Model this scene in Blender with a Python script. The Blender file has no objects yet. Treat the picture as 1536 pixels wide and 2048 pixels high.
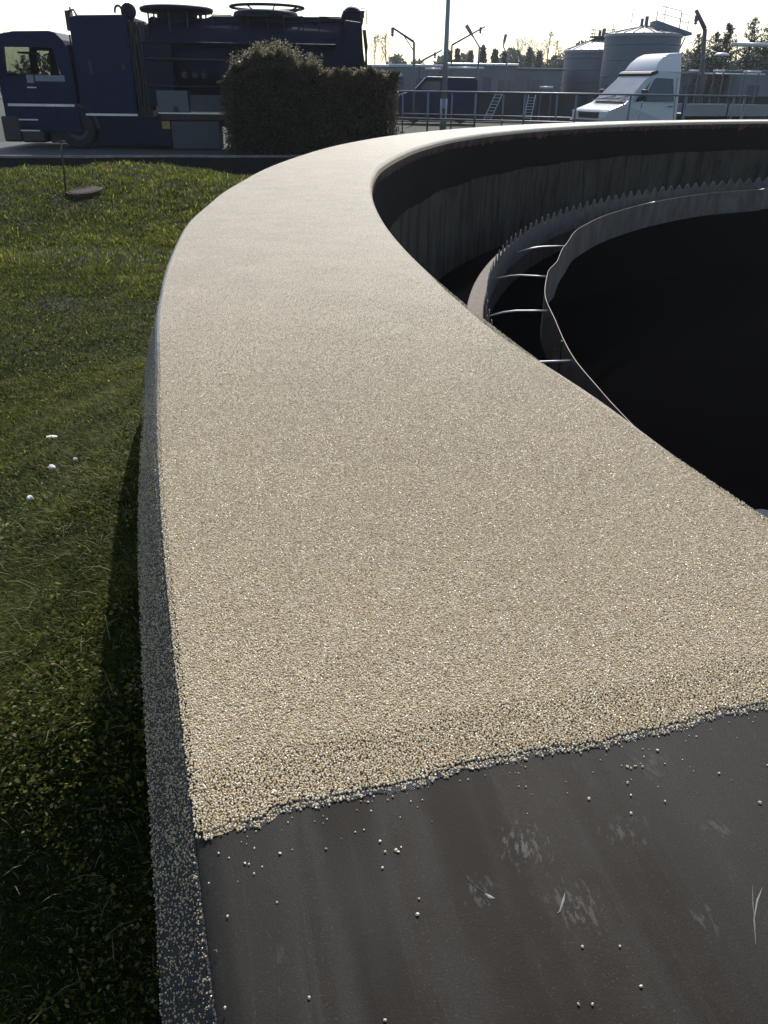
import bpy, bmesh, math, random
import numpy as np
from mathutils import Vector, Matrix
random.seed(7); rng = np.random.default_rng(11)
scene = bpy.context.scene
COL = scene.collection
R_ = math.radians

# ------------------------------------------------------------------ camera geometry (measured from the photograph)
F, PITCH, ROLL, EYE = 1577.0, 0.49319, 0.013973, 1.55
def ray(u, v):
    x = u - 768; y = 1024 - v
    c, s = math.cos(ROLL), math.sin(ROLL); x, y = c*x - s*y, s*x + c*y
    cp, sp = math.cos(PITCH), math.sin(PITCH)
    return Vector((x, F*cp + y*sp, -F*sp + y*cp))
def P(u, v, Y):
    r = ray(u, v); k = Y/r.y
    return Vector((r.x*k, Y, EYE + r.z*k))
def G(u, v, z=0.0):
    r = ray(u, v); k = (z-EYE)/r.z
    return Vector((r.x*k, r.y*k, z))

cam_d = bpy.data.cameras.new('camera'); cam = bpy.data.objects.new('camera', cam_d); COL.objects.link(cam)
cam.matrix_world = Matrix.Translation((0, 0, EYE)) @ Matrix.Rotation(math.pi/2-PITCH, 4, 'X') @ Matrix.Rotation(ROLL, 4, 'Z')
cam_d.sensor_fit = 'VERTICAL'; cam_d.sensor_height = 24; cam_d.lens = 24*F/2048
cam_d.clip_start = 0.05; cam_d.clip_end = 3000
scene.camera = cam

def sm(x, a, b):
    t = min(1, max(0, (x-a)/(b-a))); return t*t*(3-2*t)
# ------------------------------------------------------------------ light
SUN_EL, SUN_AZ = 45.0, 6.0       # azimuth measured from +Y towards +X
scene.view_settings.view_transform = 'Standard'; scene.view_settings.look = 'None'
scene.view_settings.exposure = 0.30; scene.view_settings.gamma = 1
w = bpy.data.worlds.new('World'); scene.world = w; w.use_nodes = True
nt = w.node_tree; bg = nt.nodes['Background']; sky = nt.nodes.new('ShaderNodeTexSky')
sky.sky_type = 'NISHITA'; sky.sun_disc = False; sky.sun_elevation = R_(SUN_EL); sky.sun_rotation = R_(SUN_AZ)
sky.air_density = 1.0; sky.dust_density = 1.2; sky.ozone_density = 0.8
tn_ = nt.nodes.new('ShaderNodeMix'); tn_.data_type = 'RGBA'; tn_.blend_type = 'MULTIPLY'; tn_.inputs[0].default_value = 1; tn_.inputs[7].default_value = (.99, 1.0, 1.0, 1)
nt.links.new(sky.outputs[0], tn_.inputs[6]); nt.links.new(tn_.outputs[2], bg.inputs[0]); bg.inputs[1].default_value = 0.15
sd = bpy.data.lights.new('sun', 'SUN'); sd.energy = 4.2; sd.angle = R_(0.53); sd.color = (1, .95, .87)
so = bpy.data.objects.new('sun', sd); COL.objects.link(so)
sdir = Vector((math.cos(R_(SUN_EL))*math.sin(R_(SUN_AZ)), math.cos(R_(SUN_EL))*math.cos(R_(SUN_AZ)), math.sin(R_(SUN_EL))))
so.rotation_euler = sdir.to_track_quat('Z', 'Y').to_euler(); so.location = (3, 10, 30)

# ------------------------------------------------------------------ materials
class NB:
    def __init__(s, name):
        s.m = bpy.data.materials.new(name); s.m.use_nodes = True; s.t = s.m.node_tree; s.n = s.t.nodes
        s.b = s.n['Principled BSDF']; s.out = s.n['Material Output']
    def N(s, t, **k):
        n = s.n.new(t)
        for a, b in k.items(): setattr(n, a, b)
        return n
    def L(s, a, b): s.t.links.new(a, b)
    def pos(s):
        return s.N('ShaderNodeNewGeometry').outputs['Position']
    def mapv(s, scale=(1, 1, 1), rot=(0, 0, 0), src=None):
        m = s.N('ShaderNodeMapping'); m.inputs['Scale'].default_value = scale; m.inputs['Rotation'].default_value = rot
        s.L(src or s.pos(), m.inputs[0]); return m.outputs[0]
    def noise(s, scale, vec, detail=4, rough=.55):
        n = s.N('ShaderNodeTexNoise'); n.inputs['Scale'].default_value = scale; n.inputs['Detail'].default_value = detail
        n.inputs['Roughness'].default_value = rough; s.L(vec, n.inputs['Vector']); return n.outputs['Fac']
    def ramp(s, fac, stops):
        r = s.N('ShaderNodeValToRGB'); e = r.color_ramp.elements
        while len(e) < len(stops): e.new(.5)
        for i, (p, c) in enumerate(stops):
            e[i].position = p; e[i].color = (c[0], c[1], c[2], 1) if hasattr(c, '__len__') else (c, c, c, 1)
        s.L(fac, r.inputs[0]); return r.outputs[0]
    def mix(s, fac, a, b, mode='MIX'):
        m = s.N('ShaderNodeMix', data_type='RGBA', blend_type=mode)
        for i, x in ((0, fac), (6, a), (7, b)):
            if isinstance(x, (int, float)): m.inputs[i].default_value = x
            elif isinstance(x, tuple): m.inputs[i].default_value = (*x, 1)
            else: s.L(x, m.inputs[i])
        return m.outputs[2]
    def math(s, op, a, b=0.0, clamp=False):
        m = s.N('ShaderNodeMath', operation=op, use_clamp=clamp)
        for i, x in enumerate((a, b)):
            if isinstance(x, (int, float)): m.inputs[i].default_value = x
            else: s.L(x, m.inputs[i])
        return m.outputs[0]
    def bump(s, h, strength=.5, dist=.01):
        b = s.N('ShaderNodeBump'); b.inputs['Strength'].default_value = strength; b.inputs['Distance'].default_value = dist
        s.L(h, b.inputs['Height']); s.L(b.outputs[0], s.b.inputs['Normal'])
    def base(s, c):
        if isinstance(c, tuple): s.b.inputs['Base Color'].default_value = (*c, 1)
        else: s.L(c, s.b.inputs['Base Color'])
    def rough(s, r):
        if isinstance(r, (int, float)): s.b.inputs['Roughness'].default_value = r
        else: s.L(r, s.b.inputs['Roughness'])
MATS = {}
def simple(name, col, rough=.6, metal=0.0, var=.25, scale=3.0, bump=.0, spec=.5, stretch=(1, 1, 1)):
    """painted / dirty surface: base colour broken up by two noises"""
    if name in MATS: return MATS[name]
    b = NB(name); v = b.mapv(stretch)
    n = b.noise(scale, v, 6); n2 = b.noise(scale*7.3, v, 3)
    f = b.math('ADD', b.math('MULTIPLY', n, .65), b.math('MULTIPLY', n2, .35))
    lo = tuple(c*(1-var) for c in col); hi = tuple(min(1, c*(1+var)) for c in col)
    b.base(b.ramp(f, [(.3, lo), (.7, hi)]))
    b.rough(b.ramp(n2, [(.3, max(.03, rough-.08)), (.7, min(1, rough+.08))])); b.b.inputs['Metallic'].default_value = metal
    b.b.inputs['Specular IOR Level'].default_value = spec
    if bump: b.bump(n2, bump, .01)
    MATS[name] = b.m; return b.m

def m_gravel():
    b = NB('gravel_coating'); p = b.pos()
    v = b.N('ShaderNodeTexVoronoi', feature='F1'); v.inputs['Scale'].default_value = 390; b.L(p, v.inputs['Vector'])
    sep = b.N('ShaderNodeSeparateColor'); b.L(v.outputs['Color'], sep.inputs[0])
    cc = b.ramp(sep.outputs[0], [(0, (.17, .105, .055)), (.08, (.33, .225, .12)), (.3, (.47, .37, .225)), (.6, (.55, .45, .305)), (.82, (.63, .54, .395)), (1, (.76, .70, .59))])
    dk = b.ramp(v.outputs['Distance'], [(.0, 1.0), (.45, .92), (.75, .38)])
    big = b.ramp(b.noise(5.0, p, 4), [(.35, .90), (.65, 1.06)])
    c = b.mix(1.0, b.mix(1.0, cc, dk, 'MULTIPLY'), big, 'MULTIPLY')
    b.base(b.mix(1.0, c, (1.08, 1.06, 1.02), 'MULTIPLY')); b.rough(.36); b.b.inputs['Specular IOR Level'].default_value = .42
    inv = b.math('SUBTRACT', 1.0, v.outputs['Distance'])
    v2 = b.N('ShaderNodeTexVoronoi', feature='F1'); v2.inputs['Scale'].default_value = 150; b.L(p, v2.inputs['Vector'])
    b.bump(b.math('ADD', inv, b.math('MULTIPLY', b.math('SUBTRACT', 1.0, v2.outputs['Distance']), .5)), .9, .004)
    return b.m
def m_speckle():
    """dark resin bevel with pale grit stuck to it"""
    b = NB('gritty_dark_resin'); p = b.pos()
    v = b.N('ShaderNodeTexVoronoi', feature='F1'); v.inputs['Scale'].default_value = 330; b.L(p, v.inputs['Vector'])
    sep = b.N('ShaderNodeSeparateColor'); b.L(v.outputs['Color'], sep.inputs[0])
    on = b.math('MULTIPLY', b.math('GREATER_THAN', sep.outputs[1], .42), b.math('LESS_THAN', v.outputs['Distance'], .42))
    th = b.ramp(sep.outputs[0], [(0, (.30, .27, .22)), (1, (.62, .60, .55))])
    sy = b.N('ShaderNodeSeparateXYZ'); b.L(p, sy.inputs[0]); mr = b.N('ShaderNodeMapRange'); b.L(sy.outputs[1], mr.inputs[0]); mr.inputs[1].default_value = 1.05; mr.inputs[2].default_value = 1.95
    on = b.math('MULTIPLY', on, b.math('LESS_THAN', sep.outputs[2], mr.outputs[0]))
    b.base(b.mix(on, (.024, .024, .028), th)); b.rough(.4)
    b.bump(b.math('SUBTRACT', 1.0, v.outputs['Distance']), .8, .003)
    return b.m
def m_grain():
    b = NB('quartz_grain'); a = b.N('ShaderNodeAttribute', attribute_type='INSTANCER', attribute_name='tint')
    c = b.ramp(a.outputs['Fac'], [(0, (.24, .16, .09)), (.08, (.41, .28, .145)), (.25, (.475, .375, .22)), (.55, (.555, .46, .295)), (.8, (.62, .54, .385)), (1, (.77, .72, .61))])
    b.base(c); b.rough(.30); b.b.inputs['Specular IOR Level'].default_value = .35
    b.b.inputs['Subsurface Weight'].default_value = 0.0
    return b.m
def m_membrane():
    b = NB('dark_membrane'); p = b.pos()
    d_ = G(1090, 2040, .9)-G(905, 1560, .9); an = math.atan2(d_.x, d_.y)
    vs = b.mapv((1, 1, 1), (0, 0, an), p)
    vs = b.mapv((8, .55, 1), (0, 0, 0), vs)
    st = b.noise(1.0, vs, 5, .6)
    blotch = b.noise(2.3, p, 5)
    c = b.mix(b.ramp(st, [(.50, 0.0), (.56, 1.0)]), (.0215, .0200, .0170), (.015, .0105, .0075))
    thin = b.noise(1.0, b.mapv((60, .9, 1), (0, 0, 0), b.mapv((1, 1, 1), (0, 0, an), p)), 6, .7)
    c = b.mix(b.ramp(thin, [(.56, 0.0), (.72, .5)]), c, (.055, .050, .043))
    c = b.mix(b.ramp(b.noise(14, p, 8, .75), [(.42, 0.0), (.66, .55)]), c, (.025, .0235, .0205))
    fine = b.noise(480, p, 2, .8)
    c = b.mix(b.ramp(fine, [(.60, 0.0), (.76, .6)]), c, (.09, .085, .078))
    # brown run-down bands between paler ones, seen lengthwise along the rim
    rv = b.mapv((1, 1, 1), (0, 0, an), p); sp = b.N('ShaderNodeSeparateXYZ'); b.L(rv, sp.inputs[0])
    def xo(u, v): g_ = G(u, v, .9); return g_.x*math.cos(an)-g_.y*math.sin(an)
    wobb = b.math('MULTIPLY', b.math('SUBTRACT', b.noise(5, p, 5, .7), .5), .05)
    ac = b.math('ADD', sp.outputs[0], wobb)
    for (u_, v_, wd_, st_) in ((935, 1700, .018, 1.0), (1035, 1740, .012, .95), (1005, 1900, .028, .9), (770, 1950, .026, .85), (500, 1800, .03, .4), (1350, 1800, .05, .3)):
        dd = b.math('ABSOLUTE', b.math('SUBTRACT', ac, xo(u_, v_)))
        bandm = b.ramp(dd, [(wd_*.7, 1.0), (wd_*1.25, 0.0)])
        c = b.mix(b.math('MULTIPLY', bandm, b.math('MULTIPLY', b.ramp(b.noise(4, rv, 3), [(.35, .3), (.6, 1.0)]), st_)), c, (.0075, .0045, .0028))
    for (u_, v_, rad_, st_) in ((1045, 1690, .05, 1.0), (1150, 1815, .05, .8), (1245, 1660, .045, .6), (1430, 1655, .03, .5), (1408, 1835, .025, .6), (1300, 1530, .05, .4), (955, 1780, .03, .8)):
        g_ = G(u_, v_, .9); dn = b.N('ShaderNodeVectorMath', operation='DISTANCE'); b.L(p, dn.inputs[0]); dn.inputs[1].default_value = g_
        mk = b.ramp(dn.outputs['Value'], [(0.0, 1.0), (rad_, 0.0)])
        sn = b.noise(1.0, b.mapv((170, 60, 1), (0, 0, 0), b.mapv((1, 1, 1), (0, 0, an+.35*math.sin(u_)), p)), 8, .75)
        c = b.mix(b.math('MULTIPLY', b.ramp(b.math('ADD', sn, b.math('MULTIPLY', mk, .16)), [(.63, 0.0), (.68, 1.0)]), b.math('MULTIPLY', mk, st_*.42)), c, (.16, .155, .14))
    # pale scuffs, long in the direction of the rim
    sc = b.noise(5.0, b.mapv((5, 1.4, 1), (0, 0, 0), b.mapv((1, 1, 1), (0, 0, an), p)), 9, .8)
    msk = b.noise(2.6, p, 2)
    k = b.math('MULTIPLY', b.ramp(sc, [(.57, 0.0), (.68, 1.0)]), b.ramp(msk, [(.48, 0.0), (.62, .5)]))
    c = b.mix(k, c, (.20, .19, .17))
    b.base(c); b.b.inputs['Specular IOR Level'].default_value = .09
    b.rough(.56)
    b.bump(b.math('ADD', b.math('MULTIPLY', b.noise(700, p, 3, .7), .9), b.math('MULTIPLY', b.noise(30, p, 5), .35)), .35, .0012)
    return b.m
def m_concrete(name, col, streak=.6, dark=(.012, .011, .010)):
    """vertical run-down streaks on a round wall (angle round the tank is the texture axis)"""
    b = NB(name); p = b.pos()
    s = b.N('ShaderNodeVectorMath', operation='SUBTRACT'); b.L(p, s.inputs[0]); s.inputs[1].default_value = (CX, CY, 0)
    sx = b.N('ShaderNodeSeparateXYZ'); b.L(s.outputs[0], sx.inputs[0])
    ang = b.math('MULTIPLY', b.math('ARCTAN2', sx.outputs[1], b.math('MULTIPLY', sx.outputs[0], -1.0)), RI)
    cb = b.N('ShaderNodeCombineXYZ'); b.L(ang, cb.inputs[0]); b.L(b.math('MULTIPLY', sx.outputs[2], .25), cb.inputs[1])
    n = b.noise(3.2, cb.outputs[0], 6, .7); n2 = b.noise(1.1, p, 5)
    wv = b.math('FRACT', b.math('ADD', b.math('MULTIPLY', ang, 1.6), b.math('MULTIPLY', b.noise(.9, cb.outputs[0], 2), 1.5)))
    line = b.math('LESS_THAN', wv, .05)
    f = b.math('ADD', b.math('MULTIPLY', n, .7), b.math('MULTIPLY', n2, .3))
    c = b.ramp(f, [(.36, dark), (.48, tuple(x*.5 for x in col)), (.66, tuple(x*.85 for x in col))])
    c = b.mix(b.math('MULTIPLY', line, streak), c, dark)
    b.base(c); b.rough(.9); b.b.inputs['Specular IOR Level'].default_value = .08; b.bump(b.noise(40, p, 5), .4, .004)
    return b.m

# ------------------------------------------------------------------ object helpers
def tag(o, label=None, cat=None, group=None, kind=None):
    if label: o['label'] = label
    if cat: o['category'] = cat
    if group: o['group'] = group
    if kind: o['kind'] = kind
    return o
def mobj(name, verts, faces, mat=None, parent=None, smooth=False):
    me = bpy.data.meshes.new(name); me.from_pydata([tuple(v) for v in verts], [], faces); me.update()
    if smooth: me.polygons.foreach_set('use_smooth', [True]*len(me.polygons))
    if mat: me.materials.append(mat)
    o = bpy.data.objects.new(name, me); COL.objects.link(o)
    if parent: o.parent = parent
    return o
def empty(name, loc=(0, 0, 0), rz=0, label=None, cat=None, group=None):
    o = bpy.data.objects.new(name, None); COL.objects.link(o); o.location = loc; o.rotation_euler = (0, 0, rz)
    o.empty_display_size = .2
    return tag(o, label, cat, group)
class MB:
    def __init__(s): s.v = []; s.f = []
    def add(s, v, f):
        n = len(s.v); s.v += [Vector(x) for x in v]; s.f += [[i+n for i in q] for q in f]; return s
    def box(s, a, b, taper=0.0):
        x0, y0, z0 = a; x1, y1, z1 = b; t = taper
        v = [(x0, y0, z0), (x1, y0, z0), (x1, y1, z0), (x0, y1, z0), (x0+t, y0+t, z1), (x1-t, y0+t, z1), (x1-t, y1-t, z1), (x0+t, y1-t, z1)]
        return s.add(v, [(0, 3, 2, 1), (4, 5, 6, 7), (0, 1, 5, 4), (1, 2, 6, 5), (2, 3, 7, 6), (3, 0, 4, 7)])
    def tube(s, pts, r, n=8, cap=True):
        pts = [Vector(p) for p in pts]; rr = r if hasattr(r, '__len__') else [r]*len(pts)
        V = []; Fc = []
        for i, p in enumerate(pts):
            d = (pts[min(i+1, len(pts)-1)] - pts[max(i-1, 0)]).normalized()
            a = d.orthogonal().normalized() if i == 0 else (a - d*a.dot(d)).normalized()
            bb = d.cross(a)
            for k in range(n):
                t = 2*math.pi*k/n; V.append(p + (a*math.cos(t)+bb*math.sin(t))*rr[i])
        for i in range(len(pts)-1):
            for k in range(n):
                Fc.append((i*n+k, i*n+(k+1) % n, (i+1)*n+(k+1) % n, (i+1)*n+k))
        if cap: Fc += [tuple(range(n))[::-1], tuple(range((len(pts)-1)*n, len(pts)*n))]
        return s.add(V, Fc)
    def lathe(s, prof, n=32, c=(0, 0, 0), axis='z', a0=0, a1=2*math.pi):
        full = abs(a1-a0-2*math.pi) < 1e-6; m = n if full else n+1; V = []; Fc = []
        for i in range(m):
            t = a0+(a1-a0)*i/n
            for (r, z) in prof:
                p = (r*math.cos(t), r*math.sin(t), z)
                if axis == 'x': p = (p[2], p[0], p[1])
                if axis == 'y': p = (p[0], p[2], p[1])
                V.append((p[0]+c[0], p[1]+c[1], p[2]+c[2]))
        k = len(prof)
        for i in range(n):
            j = (i+1) % m
            for q in range(k-1): Fc.append((i*k+q, j*k+q, j*k+q+1, i*k+q+1))
        return s.add(V, Fc)
    def prism(s, poly, y0, y1, inset=None):
        """polygon in xz, extruded along y; inset(z) narrows the sides"""
        n = len(poly); ins = inset or (lambda z: 0)
        V = [(x, y0+ins(z), z) for x, z in poly]+[(x, y1-ins(z), z) for x, z in poly]
        Fc = [tuple(range(n)), tuple(range(n, 2*n))[::-1]]+[(i, i+n, (i+1) % n+n, (i+1) % n) for i in range(n)]
        return s.add(V, Fc)
    def torus(s, R, r, c, n=40, m=8):
        V = []; Fc = []
        for i in range(n):
            a = 2*math.pi*i/n
            for k in range(m):
                t = 2*math.pi*k/m; q = R+r*math.cos(t); V.append((c[0]+q*math.cos(a), c[1]+q*math.sin(a), c[2]+r*math.sin(t)))
        for i in range(n):
            for k in range(m): Fc.append((i*m+k, ((i+1) % n)*m+k, ((i+1) % n)*m+(k+1) % m, i*m+(k+1) % m))
        return s.add(V, Fc)
    def build(s, name, mat, parent=None, smooth=False, bevel=0, seg=2):
        o = mobj(name, s.v, s.f, mat, parent, smooth)
        bm = bmesh.new(); bm.from_mesh(o.data); bmesh.ops.recalc_face_normals(bm, faces=bm.faces); bm.to_mesh(o.data); bm.free()
        if bevel:
            m = o.modifiers.new('b', 'BEVEL'); m.width = bevel; m.segments = seg; m.limit_method = 'ANGLE'; m.angle_limit = R_(28)
        return o
def copy_tree(o, parent=None):
    c = o.copy(); COL.objects.link(c)
    if parent: c.parent = parent
    for ch in o.children: copy_tree(ch, c)
    return c

# ------------------------------------------------------------------ tank layout
CX, CY, RO, RIMW, TOP = 18.756, 6.703, 19.918, 1.0044, .90
RI = RO-RIMW
# slow unevenness of the cast rim, degrees -> metres
DO = [(150, 0), (160, 0), (166, -.03), (172.9, -.060), (179.5, -.036), (183.7, 0), (186.7, .030), (189.4, .022), (191.7, .014), (194, -.004), (197, -.006), (200, 0)]
DI = [(150, 0), (160, 0), (165.6, -.03), (170.8, -.035), (177, -.006), (183.5, -.008), (190.4, 0), (191.7, .01), (193.1, .016), (195.1, -.014), (197, .008), (200, 0)]
def lerp(T, x):
    if x <= T[0][0]: return T[0][1]
    for (a, p), (b, q) in zip(T, T[1:]):
        if x <= b:
            t = (x-a)/(b-a); t = t*t*(3-2*t); return p+(q-p)*t
    return T[-1][1]
def ro(th): return RO+lerp(DO, th)
def ri(th): return RI+lerp(DI, th)
def pt(th, r, z=0.0): return (CX+r*math.cos(R_(th)), CY+r*math.sin(R_(th)), z)
def angles(a0, a1):
    out = []; a = a0
    while a < a1-1e-6:
        out.append(a); d = .12 if 176 <= a < 206 else (.3 if 140 <= a < 215 else 1.0); a += d
    out.append(a1); return out
def sweep(name, prof, ths, mat, parent, closed=False, smooth=False, loop=False):
    """prof(th) -> list of (r,z)"""
    V = []; Fc = []; k = None
    for th in ths:
        pr = prof(th); k = len(pr)
        for r, z in pr: V.append(pt(th, r, z))
    n = len(ths); kk = k if closed else k-1
    for i in range(n if loop else n-1):
        j = (i+1) % n
        for q in range(kk): Fc.append((i*k+q, j*k+q, j*k+(q+1) % k, i*k+(q+1) % k))
    if closed and not loop: Fc += [tuple(range(k))[::-1], tuple(range((n-1)*k, n*k))]
    o = mobj(name, V, Fc, mat, parent, smooth)
    bm = bmesh.new(); bm.from_mesh(o.data); bmesh.ops.recalc_face_normals(bm, faces=bm.faces); bm.to_mesh(o.data); bm.free()
    return o
MG, MS, MGR, MM = m_gravel(), m_speckle(), m_grain(), m_membrane()
M_dkwall = m_concrete('dark_wall_paint', (.014, .009, .007), .3, (.008, .006, .005))
M_conc = m_concrete('stained_concrete', (.105, .088, .064), .85)
M_laund = m_concrete('wet_launder_concrete', (.095, .085, .072), .5)
M_black = simple('black_sludge', (.0012, .0012, .0014), 1.0, var=.4, spec=.0)
M_rust = simple('rusty_primer', (.085, .020, .013), .7, var=.4, scale=9)
M_steel = simple('weathered_steel', (.13, .105, .085), .55, .3, var=.65, scale=3.5, stretch=(1, 1, .5))
M_plate = simple('weir_plate_steel', (.085, .080, .078), .6, .3, var=.6, scale=5)
M_bright = simple('bright_galvanised_rod', (.62, .60, .56), .35, .3, var=.1)
M_out = simple('outer_concrete_render', (.22, .20, .175), .85, bump=.4)

tank = empty('settling_tank', (CX, CY, 0), 0, 'large round concrete settling tank with a broad curved rim half covered in cream quartz grit', 'tank')
def par(o):
    """parent keeping world coordinates"""
    p = o.parent
    o.parent = p; o.matrix_parent_inverse = Matrix.Translation((-CX, -CY, 0)); return o
CH_W, CH_D = .057, .15
full = angles(0, 360)[:-1]
par(sweep('rim', lambda t: [(ri(t)+.025, TOP-.30), (ri(t)-.022, TOP-.055), (ri(t)-.014, TOP-.02), (ri(t), TOP), (ri(t)+.02, TOP+.0005), (ro(t)-.02, TOP+.0005), (ro(t)-.004, TOP-.002), (ro(t)+.006, TOP-.010), (ro(t)+CH_W, TOP-CH_D), (ro(t)+CH_W, TOP-.20), (ro(t)+.02, TOP-.205), (ro(t)+.02, TOP-.30)], full, MM, tank, True, True, True))
par(sweep('outer_wall', lambda t: [(ro(t)+.018, TOP-.29), (ro(t)+.018, -1.2)], full, M_out, tank, loop=True))
par(sweep('inner_wall', lambda t: [(ri(t)+.004, TOP-.15), (ri(t)+.004, -1.15)], full, M_conc, tank, loop=True))
par(sweep('lower_wall', lambda t: [(ri(t)+.004, -1.15), (ri(t)+.004, -3.0)], full, M_black, tank, loop=True))
par(sweep('wall_paint_band', lambda t: [(ri(t)-.004, TOP-.075), (ri(t)-.002, .215+.012*math.sin(t*.9)+.006*math.sin(t*3.7))], full, M_dkwall, tank, loop=True))
# ragged rust-red primer showing under the lip
r2 = random.Random(3)
par(sweep('primer_edge', lambda t: [(ri(t)-.0245, TOP-.052), (ri(t)-.007, TOP-.10-.07*abs(r2.gauss(0, .6)))], [a*.25 for a in range(4*100, 4*240)], M_rust, tank))
# metal edge trim of the outer rim, bare where the grit stops
par(sweep('edge_trim', lambda t: [(ro(t)+CH_W+.002, TOP-CH_D+.004), (ro(t)+CH_W+.008, TOP-CH_D+.004), (ro(t)+CH_W+.008, TOP-.22), (ro(t)+CH_W+.002, TOP-.22)], angles(198.7, 240), M_rust, tank, True))
# launder
RC0, RC1, ZC = 17.994, 17.80, -.629
par(sweep('launder_floor', lambda t: [(ri(t)+.002, -1.10), (RC0+.001, -1.10)], full, simple('launder_bed', (.003, .003, .0035), 1.0, spec=.0), tank, loop=True))
par(sweep('launder_wall', lambda t: [(RC0, -1.09), (RC0, ZC), (RC1, ZC), (RC1, -1.11)], full, M_laund, tank, loop=True))
M_top = simple('algae_stained_ledge', (.085, .066, .052), .75, var=.35, scale=6, bump=.3)
par(sweep('launder_ledge', lambda t: [(RC0+.003, ZC-.004), (RC0-.004, ZC+.004), (RC1+.012, ZC+.004)], angles(120, 230), M_top, tank))
# V-notch weir plates: one part per plate, each with its own teeth
def weir_plate(a0, a1, z, nt_):
    V = []; Fc = []; zt, zn, zb = -.345+z, -.455+z, -.80+z
    st = []
    for i in range(nt_):
        for q, zz in ((0, zn), (.10, zn), (.36, zt-.02), (.44, zt), (.56, zt), (.64, zt-.02), (.90, zn)):
            st.append((a0+(a1-a0)*(i+q)/nt_, zz))
    st.append((a1, zn))
    for a, zz in st:
        for r in (17.787, 17.783):
            V += [pt(a, r, zb+.012*math.sin(a*40)), pt(a, r, zz)]
    for i in range(len(st)-1):
        b_ = i*4; c_ = b_+4
        Fc += [(b_, c_, c_+1, b_+1), (b_+2, b_+3, c_+3, c_+2), (b_+1, c_+1, c_+3, b_+3)]
    return V, Fc
a = 118.5
while a < 196.5:
    V, Fc = weir_plate(a+.012, a+1.188, random.uniform(-.006, .006), 1)
    o = mobj('weir_plate', V, Fc, M_plate, tank); par(o); a += 1.2
V = []; Fc = []
a = 196.5
while a < 478:
    v_, f_ = weir_plate(a+.04, a+1.16, 0, 1); n = len(V); V += v_; Fc += [tuple(i+n for i in q) for q in f_]; a += 1.2
par(tag(mobj('weir_plates', V, Fc, M_plate, tank), kind='stuff'))
# scum baffle: thin sheet, pulled in and out at its brackets
BP = []
for (u, v) in [(1300,885),(1200,780),(1150,720),(1110,640),(1090,592),(1095,545),(1115,520),(1130,490),(1160,455),(1200,430),(1300,405),(1400,388),(1536,378)]:
    g = G(u, v, -.50); t = math.degrees(math.atan2(g.y-CY, g.x-CX)) % 360; BP.append((t, math.hypot(g.x-CX, g.y-CY)-17.10))
BP.sort(); BP = [(t, max(-.12, min(.12, d))) for t, d in BP]
def rb(t):
    t = t % 360
    if BP[0][0] < t < BP[-1][0]: return 17.10+lerp(BP, t)
    return 17.10+.03*math.sin(t*.9)
bt = [i*.4 for i in range(900)]
par(sweep('scum_baffle', lambda t: [(rb(t), -.99), (rb(t), -.50), (rb(t)-.006, -.50), (rb(t)-.006, -.99)], bt, M_steel, tank, True, loop=True))
for (u, v, u2, v2) in [(990,606,1083,621),(1033,536,1092,553),(1093,487,1126,491),(1030,708,1098,721)]:
    e = G(u2, v2, -.56); t = math.degrees(math.atan2(e.y-CY, e.x-CX))
    p1 = Vector(pt(t, rb(t)+.004, -.56)); s_ = G(u, v, -.50); ts = math.degrees(math.atan2(s_.y-CY, s_.x-CX))
    p0 = Vector(pt(ts, RC1-.015, -.66)); mid = (p0+p1)/2+Vector((0, 0, .035))
    m = MB(); m.tube([p0, p0.lerp(mid, .6)+Vector((0, 0, .012)), mid, mid.lerp(p1, .6), p1, p1+Vector((0, 0, -.05))], .011, 6)
    par(m.build('bracket_rod', M_bright, tank, True))
for i in range(14):
    t = 138-i*5.2; m = MB(); p0 = Vector(pt(t, RC1-.015, -.66)); p1 = Vector(pt(t-.6, rb(t-.6)+.004, -.56))
    m.tube([p0, (p0+p1)/2+Vector((0, 0, .03)), p1], .011, 6); par(m.build('bracket_rod', M_bright, tank, True))
for t in (188.6, 190.6, 185.4, 178):   # joint straps of the baffle
    m = MB(); c = Vector(pt(t, rb(t)+.004)); d = Vector((math.cos(R_(t)), math.sin(R_(t)), 0)); e = Vector((-d.y, d.x, 0))
    m.add([c+e*x+d*y+Vector((0, 0, z)) for x in (-.02, .02) for y in (0, .008) for z in (-.98, -.52)],
          [(0, 1, 3, 2), (4, 6, 7, 5), (0, 4, 5, 1), (2, 3, 7, 6), (0, 2, 6, 4), (1, 5, 7, 3)])
    m.tube([c+Vector((0, 0, -.62))+d*.008, c+Vector((0, 0, -.60))+d*.06], .008, 6); par(m.build('baffle_strap', M_plate, tank))
# sludge bed and the puddle on it
m = MB(); m.lathe([(0.01, -2.95), (RI, -2.9)], 96); o = m.build('tank_bed', M_black, tank); o.location = (0, 0, 0)
wm = NB('still_puddle_water'); wm.base((.004, .005, .006)); wm.rough(.02); wm.b.inputs['IOR'].default_value = 1.33
wm.bump(wm.noise(3, wm.pos(), 2), .03, .01)
pc = G(1545, 1036, -2.885); V = []; n = 60
for i in range(n):
    t = 2*math.pi*i/n; r = .21*(1+.25*math.sin(3*t+1)+.15*math.sin(5*t)); V.append((pc.x+r*1.3*math.cos(t), pc.y+r*math.sin(t), -2.885))
o = mobj('puddle', V, [tuple(range(n))], wm.m); tag(o, kind='structure')

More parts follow.
